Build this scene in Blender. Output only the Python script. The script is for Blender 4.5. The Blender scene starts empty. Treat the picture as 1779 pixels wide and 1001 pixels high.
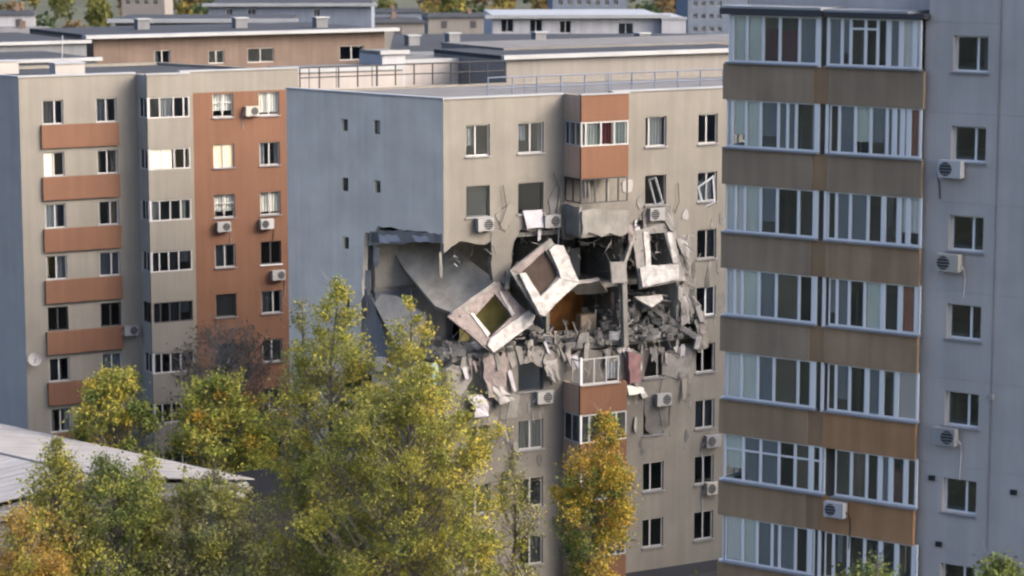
import bpy, math, random
import numpy as np
from mathutils import Vector, noise
from mathutils.geometry import tessellate_polygon
R = math.radians
S = bpy.context.scene
COL = S.collection

# ------------------------------------------------------------------ camera, sky, sun, exposure
FPX, HC = 4430.0, 35.0                       # focal length in photo pixels, camera height
PITCH = math.atan(654.5 / FPX)
cam = bpy.data.cameras.new('camera'); cam.sensor_width = 36; cam.lens = 36 * FPX / 1779
cam.clip_start = 1; cam.clip_end = 6000
cam.dof.use_dof = True; cam.dof.focus_distance = 112; cam.dof.aperture_fstop = .8
co = bpy.data.objects.new('camera', cam); COL.objects.link(co)
co.location = (0, 0, HC); co.rotation_euler = (R(90) - PITCH, 0, 0); S.camera = co

SUN_EL = R(31); SX, SY = .95, -.30
n_ = math.hypot(SX, SY); SX /= n_; SY /= n_
w = bpy.data.worlds.new('World'); S.world = w; w.use_nodes = True
nt = w.node_tree; bg = nt.nodes['Background']
sky = nt.nodes.new('ShaderNodeTexSky'); sky.sky_type = 'NISHITA'; sky.sun_disc = False
sky.sun_elevation = SUN_EL; sky.sun_rotation = math.atan2(SX, SY)
sky.air_density = .65; sky.dust_density = 5.5; sky.ozone_density = .6
nt.links.new(sky.outputs[0], bg.inputs[0]); bg.inputs[1].default_value = .125
sl = bpy.data.lights.new('sun', 'SUN'); sl.energy = 4.0; sl.angle = R(.9); sl.color = (1, .90, .79)
so = bpy.data.objects.new('sun', sl); COL.objects.link(so)
sd = Vector((SX * math.cos(SUN_EL), SY * math.cos(SUN_EL), math.sin(SUN_EL)))
so.rotation_euler = sd.to_track_quat('Z', 'Y').to_euler(); so.location = (60, -40, 80)
S.view_settings.view_transform = 'Standard'; S.view_settings.look = 'None'
S.view_settings.exposure = 2.05; S.view_settings.gamma = 1
S.render.engine = 'CYCLES'
S.cycles.max_bounces = 7; S.cycles.diffuse_bounces = 3; S.cycles.glossy_bounces = 2
S.cycles.transparent_max_bounces = 10; S.cycles.volume_bounces = 1
S.cycles.caustics_reflective = False; S.cycles.caustics_refractive = False
try: S.cycles.filter_width = 2.3
except Exception: pass

# ------------------------------------------------------------------ helpers
cp, sp = math.cos(PITCH), math.sin(PITCH)
CAM = Vector((0, 0, HC))
def ray(px, py):
    x = (px - 889.5) / FPX; y = -(py - 500.5) / FPX
    return Vector((x, cp + y * sp, -sp + y * cp))
def at(px, py, Y):
    r = ray(px, py); return CAM + r * (Y / r.y)
class Frame:                                  # a vertical facade: origin, direction along it, outward normal
    def __init__(s, o, d, n): s.o = Vector(o[:2]); s.d = Vector(d).normalized(); s.n = Vector(n).normalized()
    def P(s, u, z, off=0):
        q = s.o + s.d * u + s.n * off; return Vector((q.x, q.y, z))
    def uv(s, px, py, off=0):
        r = ray(px, py); o = s.o + s.n * off
        t = (o.dot(s.n)) / (r.x * s.n.x + r.y * s.n.y); q = CAM + r * t
        return (Vector((q.x, q.y)) - o).dot(s.d), q.z
    def at(s, px, py, off=0):
        u, z = s.uv(px, py, off); return s.P(u, z, off)
def dirn(deg): return Vector((math.sin(R(deg)), math.cos(R(deg))))
def facing(d):                                 # the normal of d that looks towards the camera
    n = Vector((d.y, -d.x)); return n if n.y < 0 else -n
D60 = dirn(60); N60 = facing(D60)
DL = dirn(-48); NL = facing(DL)

class MB:
    def __init__(s): s.v = []; s.f = []
    def hexa(s, p):                            # 8 points: bottom ring 0-3, top ring 4-7
        b = len(s.v); s.v += [tuple(q) for q in p]
        for f in ((0,1,2,3),(7,6,5,4),(0,4,5,1),(1,5,6,2),(2,6,7,3),(3,7,4,0)): s.f.append(tuple(b+i for i in f))
        return s
    def fbox(s, fr, u0, u1, z0, z1, o0, o1):
        return s.hexa([fr.P(u0,z0,o0), fr.P(u1,z0,o0), fr.P(u1,z0,o1), fr.P(u0,z0,o1),
                       fr.P(u0,z1,o0), fr.P(u1,z1,o0), fr.P(u1,z1,o1), fr.P(u0,z1,o1)])
    def slab(s, pts, th, nrm=None):            # polygon (3-D, near planar) extruded by th
        pts = [Vector(p) for p in pts]
        if nrm is None:
            nrm = Vector((0,0,0))
            for i in range(len(pts)): nrm += pts[i].cross(pts[(i+1) % len(pts)])
            nrm.normalize()
        n = len(pts); b = len(s.v)
        s.v += [tuple(p) for p in pts] + [tuple(p - nrm * th) for p in pts]
        for t in tessellate_polygon([pts]):
            s.f.append(tuple(b+i for i in t)); s.f.append(tuple(b+n+i for i in reversed(t)))
        for i in range(n):
            j = (i+1) % n; s.f.append((b+i, b+n+i, b+n+j, b+j))
        return s
    def holed(s, fr, outer, holes, o0, o1):    # outline with holes in (u, z), extruded from offset o0 to o1
        loops = [outer] + holes
        pl = [[Vector((u, z, 0)) for u, z in L] for L in loops]
        flat = [p for L in loops for p in L]; n = len(flat); b = len(s.v)
        s.v += [tuple(fr.P(u, z, o1)) for u, z in flat] + [tuple(fr.P(u, z, o0)) for u, z in flat]
        for t in tessellate_polygon(pl):
            s.f.append(tuple(b+i for i in t)); s.f.append(tuple(b+n+i for i in reversed(t)))
        k = 0
        for L in loops:
            m = len(L)
            for i in range(m):
                j = (i+1) % m; s.f.append((b+k+i, b+k+j, b+n+k+j, b+n+k+i))
            k += m
        return s
    def tube(s, pts, rad, n=5):
        pts = [Vector(p) for p in pts]; b = len(s.v)
        for i, p in enumerate(pts):
            a = pts[max(i-1, 0)]; c = pts[min(i+1, len(pts)-1)]; t = (c - a).normalized()
            x = t.orthogonal().normalized(); y = t.cross(x); r = rad[i] if isinstance(rad, (list, tuple)) else rad
            for k in range(n):
                an = 2*math.pi*k/n; s.v.append(tuple(p + (x*math.cos(an) + y*math.sin(an)) * r))
        for i in range(len(pts)-1):
            for k in range(n):
                k2 = (k+1) % n; s.f.append((b+i*n+k, b+i*n+k2, b+(i+1)*n+k2, b+(i+1)*n+k))
        s.f.append(tuple(b+k for k in reversed(range(n)))); s.f.append(tuple(b+(len(pts)-1)*n+k for k in range(n)))
        return s
    def disc(s, c, ax, r, th, n=20):
        ax = Vector(ax).normalized(); x = ax.orthogonal().normalized(); y = ax.cross(x); c = Vector(c); b = len(s.v)
        for e in (0, th):
            for k in range(n):
                a = 2*math.pi*k/n; s.v.append(tuple(c + ax*e + (x*math.cos(a)+y*math.sin(a))*r))
        s.f.append(tuple(b+k for k in reversed(range(n)))); s.f.append(tuple(b+n+k for k in range(n)))
        for k in range(n): s.f.append((b+k, b+(k+1) % n, b+n+(k+1) % n, b+n+k))
        return s
def rootloc(o):
    while o.parent: o = o.parent
    return o.location
def mk(name, mb, mat, parent=None, kind=None):
    v = mb.v
    if parent is not None:
        L = rootloc(parent); v = [(a[0]-L.x, a[1]-L.y, a[2]-L.z) for a in v]
    me = bpy.data.meshes.new(name); me.from_pydata(v, [], mb.f); me.materials.append(mat)
    o = bpy.data.objects.new(name, me); COL.objects.link(o)
    if parent is not None: o.parent = parent
    if kind: o['kind'] = kind
    return o
def thing(name, label, cat, loc, group=None):
    o = bpy.data.objects.new(name, None); o.empty_display_size = .3; COL.objects.link(o); o.location = loc
    o['label'] = label; o['category'] = cat
    if group: o['group'] = group
    return o
def tag(o, label, cat, group=None):
    o['label'] = label; o['category'] = cat
    if group: o['group'] = group
    return o
def rough(pts, amt, step, rng):                # break every edge of an outline into a ragged line
    out = []
    for i, a in enumerate(pts):
        b = pts[(i+1) % len(pts)]; L = math.hypot(b[0]-a[0], b[1]-a[1]); k = max(1, int(L/step))
        for j in range(k):
            t = j/k; e = amt if j else amt*.3
            out.append((a[0]+(b[0]-a[0])*t + rng.uniform(-e, e), a[1]+(b[1]-a[1])*t + rng.uniform(-e, e)))
    return out

# ------------------------------------------------------------------ materials
def node(nt, t, **k):
    n = nt.nodes.new(t)
    for a, b in k.items(): setattr(n, a, b)
    return n
def mat(name, col, rough_=.85, var=.12, scale=.6, streak=0.0, bump=.15, fine=9.0, metal=0.0, spec=.3, stain=None):
    m = bpy.data.materials.new(name); m.use_nodes = True; nt = m.node_tree
    b = nt.nodes['Principled BSDF']; b.inputs['Roughness'].default_value = rough_
    b.inputs['Metallic'].default_value = metal; b.inputs['Specular IOR Level'].default_value = spec
    geo = node(nt, 'ShaderNodeNewGeometry')
    n1 = node(nt, 'ShaderNodeTexNoise'); n1.inputs['Scale'].default_value = scale; n1.inputs['Detail'].default_value = 6
    nt.links.new(geo.outputs['Position'], n1.inputs['Vector'])
    r1 = node(nt, 'ShaderNodeMapRange'); r1.inputs[1].default_value = .3; r1.inputs[2].default_value = .7
    r1.inputs[3].default_value = 1 - var; r1.inputs[4].default_value = 1 + var
    nt.links.new(n1.outputs[0], r1.inputs[0]); fac = r1.outputs[0]
    if streak:
        mp = node(nt, 'ShaderNodeMapping'); mp.inputs['Scale'].default_value = (2.2, 2.2, .12)
        nt.links.new(geo.outputs['Position'], mp.inputs['Vector'])
        n2 = node(nt, 'ShaderNodeTexNoise'); n2.inputs['Scale'].default_value = 1.3; n2.inputs['Detail'].default_value = 5
        nt.links.new(mp.outputs[0], n2.inputs['Vector'])
        r2 = node(nt, 'ShaderNodeMapRange'); r2.inputs[1].default_value = .35; r2.inputs[2].default_value = .65
        r2.inputs[3].default_value = 1 - streak; r2.inputs[4].default_value = 1 + streak*.4
        nt.links.new(n2.outputs[0], r2.inputs[0])
        mm = node(nt, 'ShaderNodeMath', operation='MULTIPLY'); nt.links.new(fac, mm.inputs[0]); nt.links.new(r2.outputs[0], mm.inputs[1]); fac = mm.outputs[0]
    mx = node(nt, 'ShaderNodeVectorMath', operation='SCALE'); mx.inputs[0].default_value = col
    nt.links.new(fac, mx.inputs['Scale']); out = mx.outputs[0]
    if stain:                                   # soot and dust in blotches round a burst: (centre, radius, colour, strength)
        c, rad, sc, st = stain
        ds = node(nt, 'ShaderNodeVectorMath', operation='DISTANCE'); ds.inputs[1].default_value = c
        nt.links.new(geo.outputs['Position'], ds.inputs[0])
        n3 = node(nt, 'ShaderNodeTexNoise'); n3.inputs['Scale'].default_value = .9; n3.inputs['Detail'].default_value = 8; n3.inputs['Roughness'].default_value = .7
        nt.links.new(geo.outputs['Position'], n3.inputs['Vector'])
        a = node(nt, 'ShaderNodeMath', operation='MULTIPLY_ADD'); a.inputs[1].default_value = rad*1.3; a.inputs[2].default_value = -rad*.65
        nt.links.new(n3.outputs[0], a.inputs[0])
        a2 = node(nt, 'ShaderNodeMath', operation='SUBTRACT'); nt.links.new(ds.outputs['Value'], a2.inputs[0]); nt.links.new(a.outputs[0], a2.inputs[1])
        r3 = node(nt, 'ShaderNodeMapRange'); r3.inputs[1].default_value = rad*.75; r3.inputs[2].default_value = rad*1.15
        r3.inputs[3].default_value = st; r3.inputs[4].default_value = 0; nt.links.new(a2.outputs[0], r3.inputs[0])
        mi = node(nt, 'ShaderNodeMix', data_type='RGBA'); mi.inputs[7].default_value = (*sc, 1)
        nt.links.new(r3.outputs[0], mi.inputs[0]); nt.links.new(out, mi.inputs[6]); out = mi.outputs[2]
    nt.links.new(out, b.inputs['Base Color'])
    if bump:
        nb = node(nt, 'ShaderNodeTexNoise'); nb.inputs['Scale'].default_value = fine; nb.inputs['Detail'].default_value = 4
        nt.links.new(geo.outputs['Position'], nb.inputs['Vector'])
        bp = node(nt, 'ShaderNodeBump'); bp.inputs['Strength'].default_value = bump; bp.inputs['Distance'].default_value = .05
        nt.links.new(nb.outputs[0], bp.inputs['Height']); nt.links.new(bp.outputs[0], b.inputs['Normal'])
    return m
def glass(name, tint, refl=.10):
    m = bpy.data.materials.new(name); m.use_nodes = True; nt = m.node_tree; nt.nodes.clear()
    o = node(nt, 'ShaderNodeOutputMaterial'); t = node(nt, 'ShaderNodeBsdfTransparent'); t.inputs[0].default_value = (*tint, 1)
    g = node(nt, 'ShaderNodeBsdfGlossy'); g.inputs['Roughness'].default_value = .04; g.inputs[0].default_value = (.9, .95, 1, 1)
    lw = node(nt, 'ShaderNodeLayerWeight'); lw.inputs[0].default_value = .12
    a = node(nt, 'ShaderNodeMath', operation='ADD'); a.inputs[1].default_value = refl
    nt.links.new(lw.outputs['Fresnel'], a.inputs[0])
    mx = node(nt, 'ShaderNodeMixShader'); nt.links.new(a.outputs[0], mx.inputs[0])
    nt.links.new(t.outputs[0], mx.inputs[1]); nt.links.new(g.outputs[0], mx.inputs[2]); nt.links.new(mx.outputs[0], o.inputs[0])
    return m
def emit(name, col, st):
    m = bpy.data.materials.new(name); m.use_nodes = True; b = m.node_tree.nodes['Principled BSDF']
    b.inputs['Base Color'].default_value = (*col, 1); b.inputs['Emission Color'].default_value = (*col, 1)
    b.inputs['Emission Strength'].default_value = st; return m
def leafmat(name):
    m = bpy.data.materials.new(name); m.use_nodes = True; nt = m.node_tree; nt.nodes.clear()
    o = node(nt, 'ShaderNodeOutputMaterial'); at_ = node(nt, 'ShaderNodeAttribute', attribute_name='Col')
    d = node(nt, 'ShaderNodeBsdfDiffuse'); t = node(nt, 'ShaderNodeBsdfTranslucent')
    mx = node(nt, 'ShaderNodeMixShader'); mx.inputs[0].default_value = .45
    nt.links.new(at_.outputs['Color'], d.inputs[0]); nt.links.new(at_.outputs['Color'], t.inputs[0])
    nt.links.new(d.outputs[0], mx.inputs[1]); nt.links.new(t.outputs[0], mx.inputs[2]); nt.links.new(mx.outputs[0], o.inputs[0])
    return m
BC = tuple(Frame((-3.19, 118.4), D60, N60).P(6.5, 16.5, 0))       # centre of the burst
SOOT = (BC, 9.0, (.10, .095, .088), .75)
M = dict(
    cream=mat('cream_render', (.212, .200, .176), var=.07, streak=.07),
    cream_soot=mat('cream_render_dusty', (.212, .200, .176), var=.09, streak=.08, stain=((BC[0], BC[1], 14.2), 7.2, (.12, .115, .11), .62)),
    greyblue=mat('grey_blue_render', (.615, .58, .52), var=.10, streak=.05),
    endblue=mat('slate_blue_render', (.37, .36, .345), var=.06, streak=.05),
    orange=mat('terracotta_render', (.165, .086, .055), var=.07, streak=.08),
    orange2=mat('bay_orange_render', (.165, .084, .052), var=.07, streak=.09),
    b3wall=mat('blue_grey_render', (.44, .42, .405), var=.08, streak=.07),
    bayside=mat('bay_cheek_shade_lifted', (.46, .34, .26), var=.08, streak=.08), cheek=mat('cream_cheek_shade_lifted', (.34, .33, .305), var=.07, streak=.07),  # bay cheek colours lightened to offset the shade on their side
    slab=mat('floor_slab_concrete', (.32, .30, .265), var=.22, scale=1.0, streak=.12, bump=.5, fine=5),
    brown=mat('brown_balcony_paint', (.30, .23, .16), var=.12, streak=.12),
    brown2=mat('ochre_brown_balcony_paint', (.38, .215, .11), var=.14, streak=.14),
    brownm=mat('mid_brown_balcony_paint', (.33, .228, .14), var=.13, streak=.14),
    brown3=mat('rust_brown_strip_paint', (.29, .19, .11), var=.14, streak=.15),
    white=mat('white_pvc', (.72, .74, .76), rough_=.45, var=.04, bump=0),
    white_sun=mat('white_frame_for_sun', (.44, .44, .44), rough_=.5, var=.08, bump=0),  # white frame colour darkened for the sunlit blocks
    dirtywhite=mat('weathered_white', (.33, .32, .31), var=.15, bump=.1),
    darkframe=mat('dark_frame', (.06, .06, .065), rough_=.5, var=.05, bump=0),
    sill=mat('grey_metal_sill', (.26, .27, .29), rough_=.45, var=.08, bump=0, metal=.3),
    conc=mat('raw_concrete', (.22, .215, .20), var=.25, scale=1.2, streak=.12, bump=.5, fine=5),
    conc_l=mat('pale_concrete', (.23, .22, .21), var=.25, scale=1.5, bump=.6, fine=6),
    conc_d=mat('dark_concrete', (.12, .117, .112), var=.3, scale=1.0, bump=.5, fine=5),
    plaster=mat('white_plaster_edge', (.43, .42, .41), var=.34, scale=3.2, bump=.5, fine=8),
    pinkplaster=mat('pinkish_plaster', (.22, .19, .185), var=.3, scale=2.5, bump=.6, fine=8),
    insul=mat('polystyrene', (.40, .39, .42), var=.15, scale=2, bump=.2),
    inside=mat('inner_wall', (.62, .60, .56), var=.1, bump=0),
    green=mat('olive_wallpaper', (.42, .37, .14), var=.2, scale=1.5, bump=.1),
    orangeroom=mat('orange_wallpaper', (.5, .22, .07), var=.35, scale=1.2, bump=.1),
    brownboard=mat('brown_board', (.05, .036, .03), var=.2, scale=2, bump=.2),
    red=mat('red_cloth', (.42, .10, .10), var=.15, bump=0),
    maroon=mat('maroon_cloth', (.30, .10, .14), var=.15, bump=0),
    cur_w=mat('white_curtain', (.80, .79, .76), var=.08, bump=0), cur_b=mat('blue_grey_curtain', (.60, .63, .66), var=.1, bump=0),
    cur_g=mat('pale_green_curtain', (.70, .74, .68), var=.1, bump=0), cur_t=mat('tan_curtain', (.45, .36, .27), var=.12, bump=0),
    cur_d=mat('grey_blind', (.34, .35, .36), var=.1, bump=0), panel=mat('cream_panel', (.62, .55, .52), var=.05, bump=0),
    terra=mat('terracotta_cloth', (.40, .20, .15), var=.2, bump=0),
    shutter=mat('grey_shutter', (.12, .125, .125), var=.1, bump=0), 
    glass=glass('window_glass', (.80, .83, .85), .13), glassd=glass('dark_window_glass', (.62, .65, .68), .12),
    glassl=glass('clear_glass', (.97, .98, .97), .03),
    glow=emit('warm_glow', (1, .74, .48), .13), glow_bright=emit('bright_warm_glow', (1, .82, .60), .26),  # warm emissive panels set behind the brightest panes
    roof=mat('bitumen_roof', (.04, .043, .048), var=.25, scale=.4, bump=.3),
    roofl=mat('pale_gravel_roof', (.15, .147, .143), var=.15, scale=.5, bump=.3),
    roofb=mat('blue_grey_roof', (.035, .039, .046), var=.12, scale=.25, bump=.1),
    edge=mat('zinc_roof_edge', (.30, .315, .33), rough_=.5, var=.1, bump=0),
    metalroof=mat('pale_metal_roof', (.34, .33, .32), rough_=.7, var=.12, scale=.8, streak=0, bump=.1, spec=.15),
    seam=mat('dark_roof_seam', (.22, .22, .22), var=.1, bump=0),
    rail=mat('dark_rail_paint', (.035, .035, .04), rough_=.6, var=.1, bump=0), railb=mat('blue_rail_paint', (.14, .17, .23), rough_=.6, var=.1, bump=0),
    acy=mat('yellowed_ac_casing', (.40, .385, .34), rough_=.6, var=.1, bump=0), acd=mat('dusty_ac_casing', (.30, .30, .30), rough_=.7, var=.15, bump=0),
    acw=mat('ac_casing', (.45, .455, .46), rough_=.5, var=.06, bump=0), acg=mat('ac_grille', (.025, .027, .03), rough_=.6, var=.1, bump=0),
    bark=mat('bark', (.16, .14, .12), var=.25, scale=4, bump=.5), twig=mat('grey_twig', (.22, .20, .18), var=.2, bump=0),
    leaf=leafmat('leaf'),
    ground=mat('earth_and_grass', (.075, .08, .05), var=.4, scale=.08, bump=.4, fine=2), asphalt=mat('asphalt', (.05, .05, .052), var=.15, bump=.2),
    brownwall=mat('brown_brick_wall', (.14, .105, .088), var=.12, streak=.1), bluewall=mat('pale_blue_wall', (.16, .19, .24), var=.08, streak=.08),
    palewall=mat('pale_cream_wall', (.33, .31, .30), var=.08, streak=.06), tan=mat('tan_wall', (.20, .19, .18), var=.06, streak=.08), whitewall=mat('white_render', (.36, .37, .40), var=.08, streak=.1),
    greywall=mat('grey_render', (.15, .16, .175), var=.08, streak=.12), black=mat('shade_black', (.012, .013, .016), rough_=.6, var=.2, bump=0),
    tile=mat('red_tile', (.17, .12, .10), var=.2, bump=.2), cyan=mat('turquoise_panel', (.30, .50, .55), var=.1, bump=0),
    cable=mat('cable', (.03, .03, .03), var=.1, bump=0), pink=mat('faded_red_panel', (.22, .13, .13), var=.3, scale=2, bump=.1),
)

# ------------------------------------------------------------------ ground, street
gm = MB(); gm.v = [(-1500,-300,0),(1500,-300,0),(1500,1500,0),(-1500,1500,0)]; gm.f = [(0,1,2,3)]
mk('ground', gm, M['ground'], kind='structure')
F2 = Frame((-3.193, 118.4), D60, N60)
FG = Frame((-3.193, 118.4), DL, NL)
pm = MB(); pm.slab([F2.P(-30, .12, 3.2), F2.P(22, .12, 3.2), F2.P(22, .12, 6.2), F2.P(-30, .12, 6.2)], .12, Vector((0,0,1)))
mk('pavement', pm, M['conc'], kind='structure')
am = MB(); a_ = [F2.P(-60, .004, 6.4), F2.P(60, .004, 6.4), F2.P(60, .004, 13), F2.P(-60, .004, 13)]; am.v = [tuple(p) for p in a_]; am.f = [(0,1,2,3)]
mk('road', am, M['asphalt'], kind='structure')

# ------------------------------------------------------------------ windows
def wavy(mb, fr, u0, u1, z0, z1, off, amp=.04, per=.16):
    n = max(2, int((u1-u0)/per*2)); b = len(mb.v)
    for i in range(n+1):
        u = u0+(u1-u0)*i/n; o = off + (amp if i % 2 else -amp)
        mb.v += [tuple(fr.P(u, z0, o)), tuple(fr.P(u, z1, o))]
    for i in range(n): mb.f.append((b+2*i, b+2*i+2, b+2*i+3, b+2*i+1))
def window(root, fr, u0, u1, z0, z1, off=0.0, rec=.13, mull=(.5,), trans=None, frame='white_sun', gl='glass',
           cur=None, fill=None, sill=True, fw=.065, broken=False):
    o = off - rec; mb = MB(); d0, d1 = o-.03, o+.03; e = .012
    mb.fbox(fr, u0, u1, z0, z0+fw, d0, d1); mb.fbox(fr, u0, u1, z1-fw, z1, d0, d1)
    mb.fbox(fr, u0, u0+fw, z0+fw, z1-fw, d0, d1); mb.fbox(fr, u1-fw, u1, z0+fw, z1-fw, d0, d1)
    us = [u0+fw]
    for m in mull:
        c = u0+(u1-u0)*m; mb.fbox(fr, c-fw*.6, c+fw*.6, z0+fw, z1-fw, d0, d1); us += [c-fw*.6, c+fw*.6]
    us.append(u1-fw); zs = [(z0+fw, z1-fw)]
    if trans:
        zt = z0+(z1-z0)*trans; zs = [(z0+fw, zt-.03), (zt+.03, z1-fw)]
        for i in range(0, len(us), 2): mb.fbox(fr, us[i], us[i+1], zt-.03, zt+.03, d0+.002, d1-.002)
    wd = mk('window', mb, M[frame], root)
    if not broken:
        for i in range(0, len(us), 2):
            for za, zb in zs: mk('pane', MB().fbox(fr, us[i], us[i+1], za, zb, o-.008, o+.002), M[gl], wd)
    if sill:
        mk('sill', MB().fbox(fr, u0-.06, u1+.06, z0-.06, z0-.002, off-rec+.03, off+.09), M['sill' if sill is True else sill], wd)
    for c in (cur or []):
        a, b, m = c[:3]; zl, zh = (c[3], c[4]) if len(c) > 3 else (0, 1)
        cm = MB(); wavy(cm, fr, u0+(u1-u0)*a+.02, u0+(u1-u0)*b-.02, z0+(z1-z0)*zl+.02, z0+(z1-z0)*zh-.02, o-.14)
        mk('curtain', cm, M[m], wd)
    if fill:
        mk('blind', MB().fbox(fr, u0+.02, u1-.02, z0+.02, z1-.02, o-.10, o-.07), M[fill], wd)
    return wd
def hole(u0, u1, z0, z1): return [(u0,z0),(u0,z1),(u1,z1),(u1,z0)]
rng = random.Random(5)
def rcur(r):
    k = r.random(); m = r.choice(['cur_w', 'cur_b', 'cur_w', 'cur_t', 'cur_d'])
    if k < .34: return [(0, 1, m, r.choice([0, 0, .3, .5]), 1)]
    if k < .56: return [(0, .5, m), (.5, .7, 'cur_d')]
    if k < .74: return [(.5, 1, m), (0, .2, 'cur_w')]
    if k < .92: return [(0, .25, m), (.72, 1, m)]
    return []
def block_shell(root, A, B, C, D, zt, mroof, mwall, slabs=(), edge='edge', inner=None):
    """roof, three plain walls (B-C, C-D and D-A are given as pairs to skip), floors"""
    rm = MB().slab([(p.x, p.y, zt) for p in (A, B, C, D)], .3, Vector((0,0,1))); rf = mk('roof', rm, M[mroof], root)
    return rf
def planwall(root, p, q, z0, z1, th, m, name='wall'):
    d = (q-p); d2 = Vector((d.x, d.y)).normalized(); n = Vector((d2.y, -d2.x)); f = Frame((p.x, p.y), d2, n)
    return mk(name, MB().fbox(f, 0, d.length, z0, z1, -th, 0), M[m], root)
def V2(p): return Vector((p.x, p.y))

# ------------------------------------------------------------------ air conditioners
def ac(fr, u, z, off, label, wd=.8, hg=.55, dp=.3, flip=False, tilt=0):
    t = thing('air_conditioner', label, 'air conditioner', fr.P(u, z-hg/2, off), 'outdoor air conditioner units on the walls')
    c = mk('casing', MB().fbox(fr, u-wd/2, u+wd/2, z-hg/2, z+hg/2, off+.06, off+.06+dp), M['acw'], t)
    c.data.materials[0] = M['acd' if fr is F2 and len(label) % 4 else ['acw', 'acy', 'acd'][len(label) % 3]]
    cx = u + (.13 if flip else -.13)*wd/.8
    ho_ = fr.P(u+(wd/2 if len(label) % 2 else -wd/2), z-.05, off+.15); sg_ = 1 if len(label) % 2 else -1
    mk('hose', MB().tube([ho_, ho_+Vector((fr.d.x, fr.d.y, 0))*.12*sg_+Vector((0,0,-.15)), fr.P(u+sg_*(wd/2+.1), z-.5, off+.03), fr.P(u+sg_*(wd/2+.06), z-1.0-.1*(len(label) % 5), off+.03)], .022, 4), M['white_sun' if len(label) % 3 else 'cable'], t)
    nv = Vector((fr.n.x, fr.n.y, 0))
    mk('fan_grille', MB().disc(fr.P(cx, z, off+.06+dp), nv, hg*.40, .012), M['acg'], c)
    g = MB()
    for k in range(4): g.fbox(fr, cx-hg*.4, cx+hg*.4, z-.15+k*.1-.006, z-.15+k*.1+.006, off+.074+dp, off+.082+dp)
    mk('guard', g, M['acw'], c)
    for s in (-1, 1):
        mk('bracket', MB().fbox(fr, u+s*wd*.33-.02, u+s*wd*.33+.02, z-hg/2-.05, z-hg/2-.004, off, off+.06+dp), M['sill'], t)
    return t

# ================================================================== left block
A1 = at(32, 135, 137.0); Z1 = 26.17
F1 = Frame((A1.x, A1.y), dirn(61), facing(dirn(61)))
U1 = 16.4; ST = 2.83
b1 = thing('apartment_block', 'cream and terracotta apartment block with glazed bay, on the left', 'apartment block', F1.P(0, 0))
FE = Frame((A1.x, A1.y), DL, NL)
rows = [24.9 - ST*k for k in range(9)]           # window-head heights
wins = []; holes_c = []; holes_o = []
for k, zt in enumerate(rows):
    z0 = zt - 1.32
    if z0 < .3: continue
    for (a, b) in ((1.28, 2.45), (4.32, 5.5)):
        holes_c.append(hole(a, b, z0, zt)); wins.append((k, a, b, z0, zt, 'c'))
    for (a, b) in ((11.15, 12.4), (13.95, 15.2)):
        holes_o.append(hole(a, b, z0, zt)); wins.append((k, a, b, z0, zt, 'o'))
# cream part of the front, plain
mk('wall', MB().holed(F1, [(0,0),(9.98,0),(9.98,24.9),(9.98,Z1),(0,Z1)], holes_c, -.3, 0), M['cream'], b1)
mk('wall', MB().holed(F1, [(9.98,0),(U1,0),(U1,25.0),(9.98,25.0)], holes_o, -.3, .003), M['orange'], b1)
mk('wall', MB().fbox(F1, 9.98, U1, 25.0, Z1, -.3, .0), M['cream'], b1)
for k in range(9):                                # terracotta bands between the windows
    zb = 23.62 - ST*k
    if zb - 1.3 < 0: continue
    mk('parapet_band', MB().fbox(F1, 1.16, 5.56, zb-1.32, zb-.06, .002, .16), M['orange'], b1)
rr = random.Random(11)
special = {(1,1.28): 'glowside', (1,11.15): 'glow', (3,13.95): 'dark', (4,1.28): 'dark', (4,4.32): 'dark', (4,11.15): 'shut', (3,11.15): 'two',
           (0,13.95): 'wh', (2,11.15): 'wh', (2,13.95): 'wh', (0,11.15): 'wh', (1,13.95): 'cur'}
for (k, a, b, z0, zt, s) in wins:
    kind = special.get((k, a), 'r')
    if k > 6: kind = 'r'
    if kind == 'dark': window(b1, F1, a, b, z0, zt, frame='darkframe', gl='glassd', mull=(.5,), sill=(k == 3 and 'white'))
    elif kind == 'shut': window(b1, F1, a, b, z0, zt, frame='shutter', fill='shutter', mull=())
    elif kind == 'glow': window(b1, F1, a, b, z0, zt, fill='glow', gl='glassl')
    elif kind == 'glowside':
        x = window(b1, F1, a, b, z0, zt, gl='glassl')
        mk('glow_strip', MB().fbox(F1, a+.05, a+.55, z0+.05, zt-.05, -.28, -.25), M['glow_bright'], x)
    elif kind == 'wh': window(b1, F1, a, b, z0, zt, cur=[(0, 1, 'cur_w', .1 if a > 12 else .25, 1)], mull=(.5,), trans=.62 if a < 13 else None, gl='glassl')
    elif kind == 'cur': window(b1, F1, a, b, z0, zt, cur=[(0, .35, 'cur_w'), (.8, 1, 'cur_w')])
    else: window(b1, F1, a, b, z0, zt, cur=rcur(rr), mull=(rr.choice([.5, .5, .36, .6]),), gl=rr.choice(['glass', 'glassd']))
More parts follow.
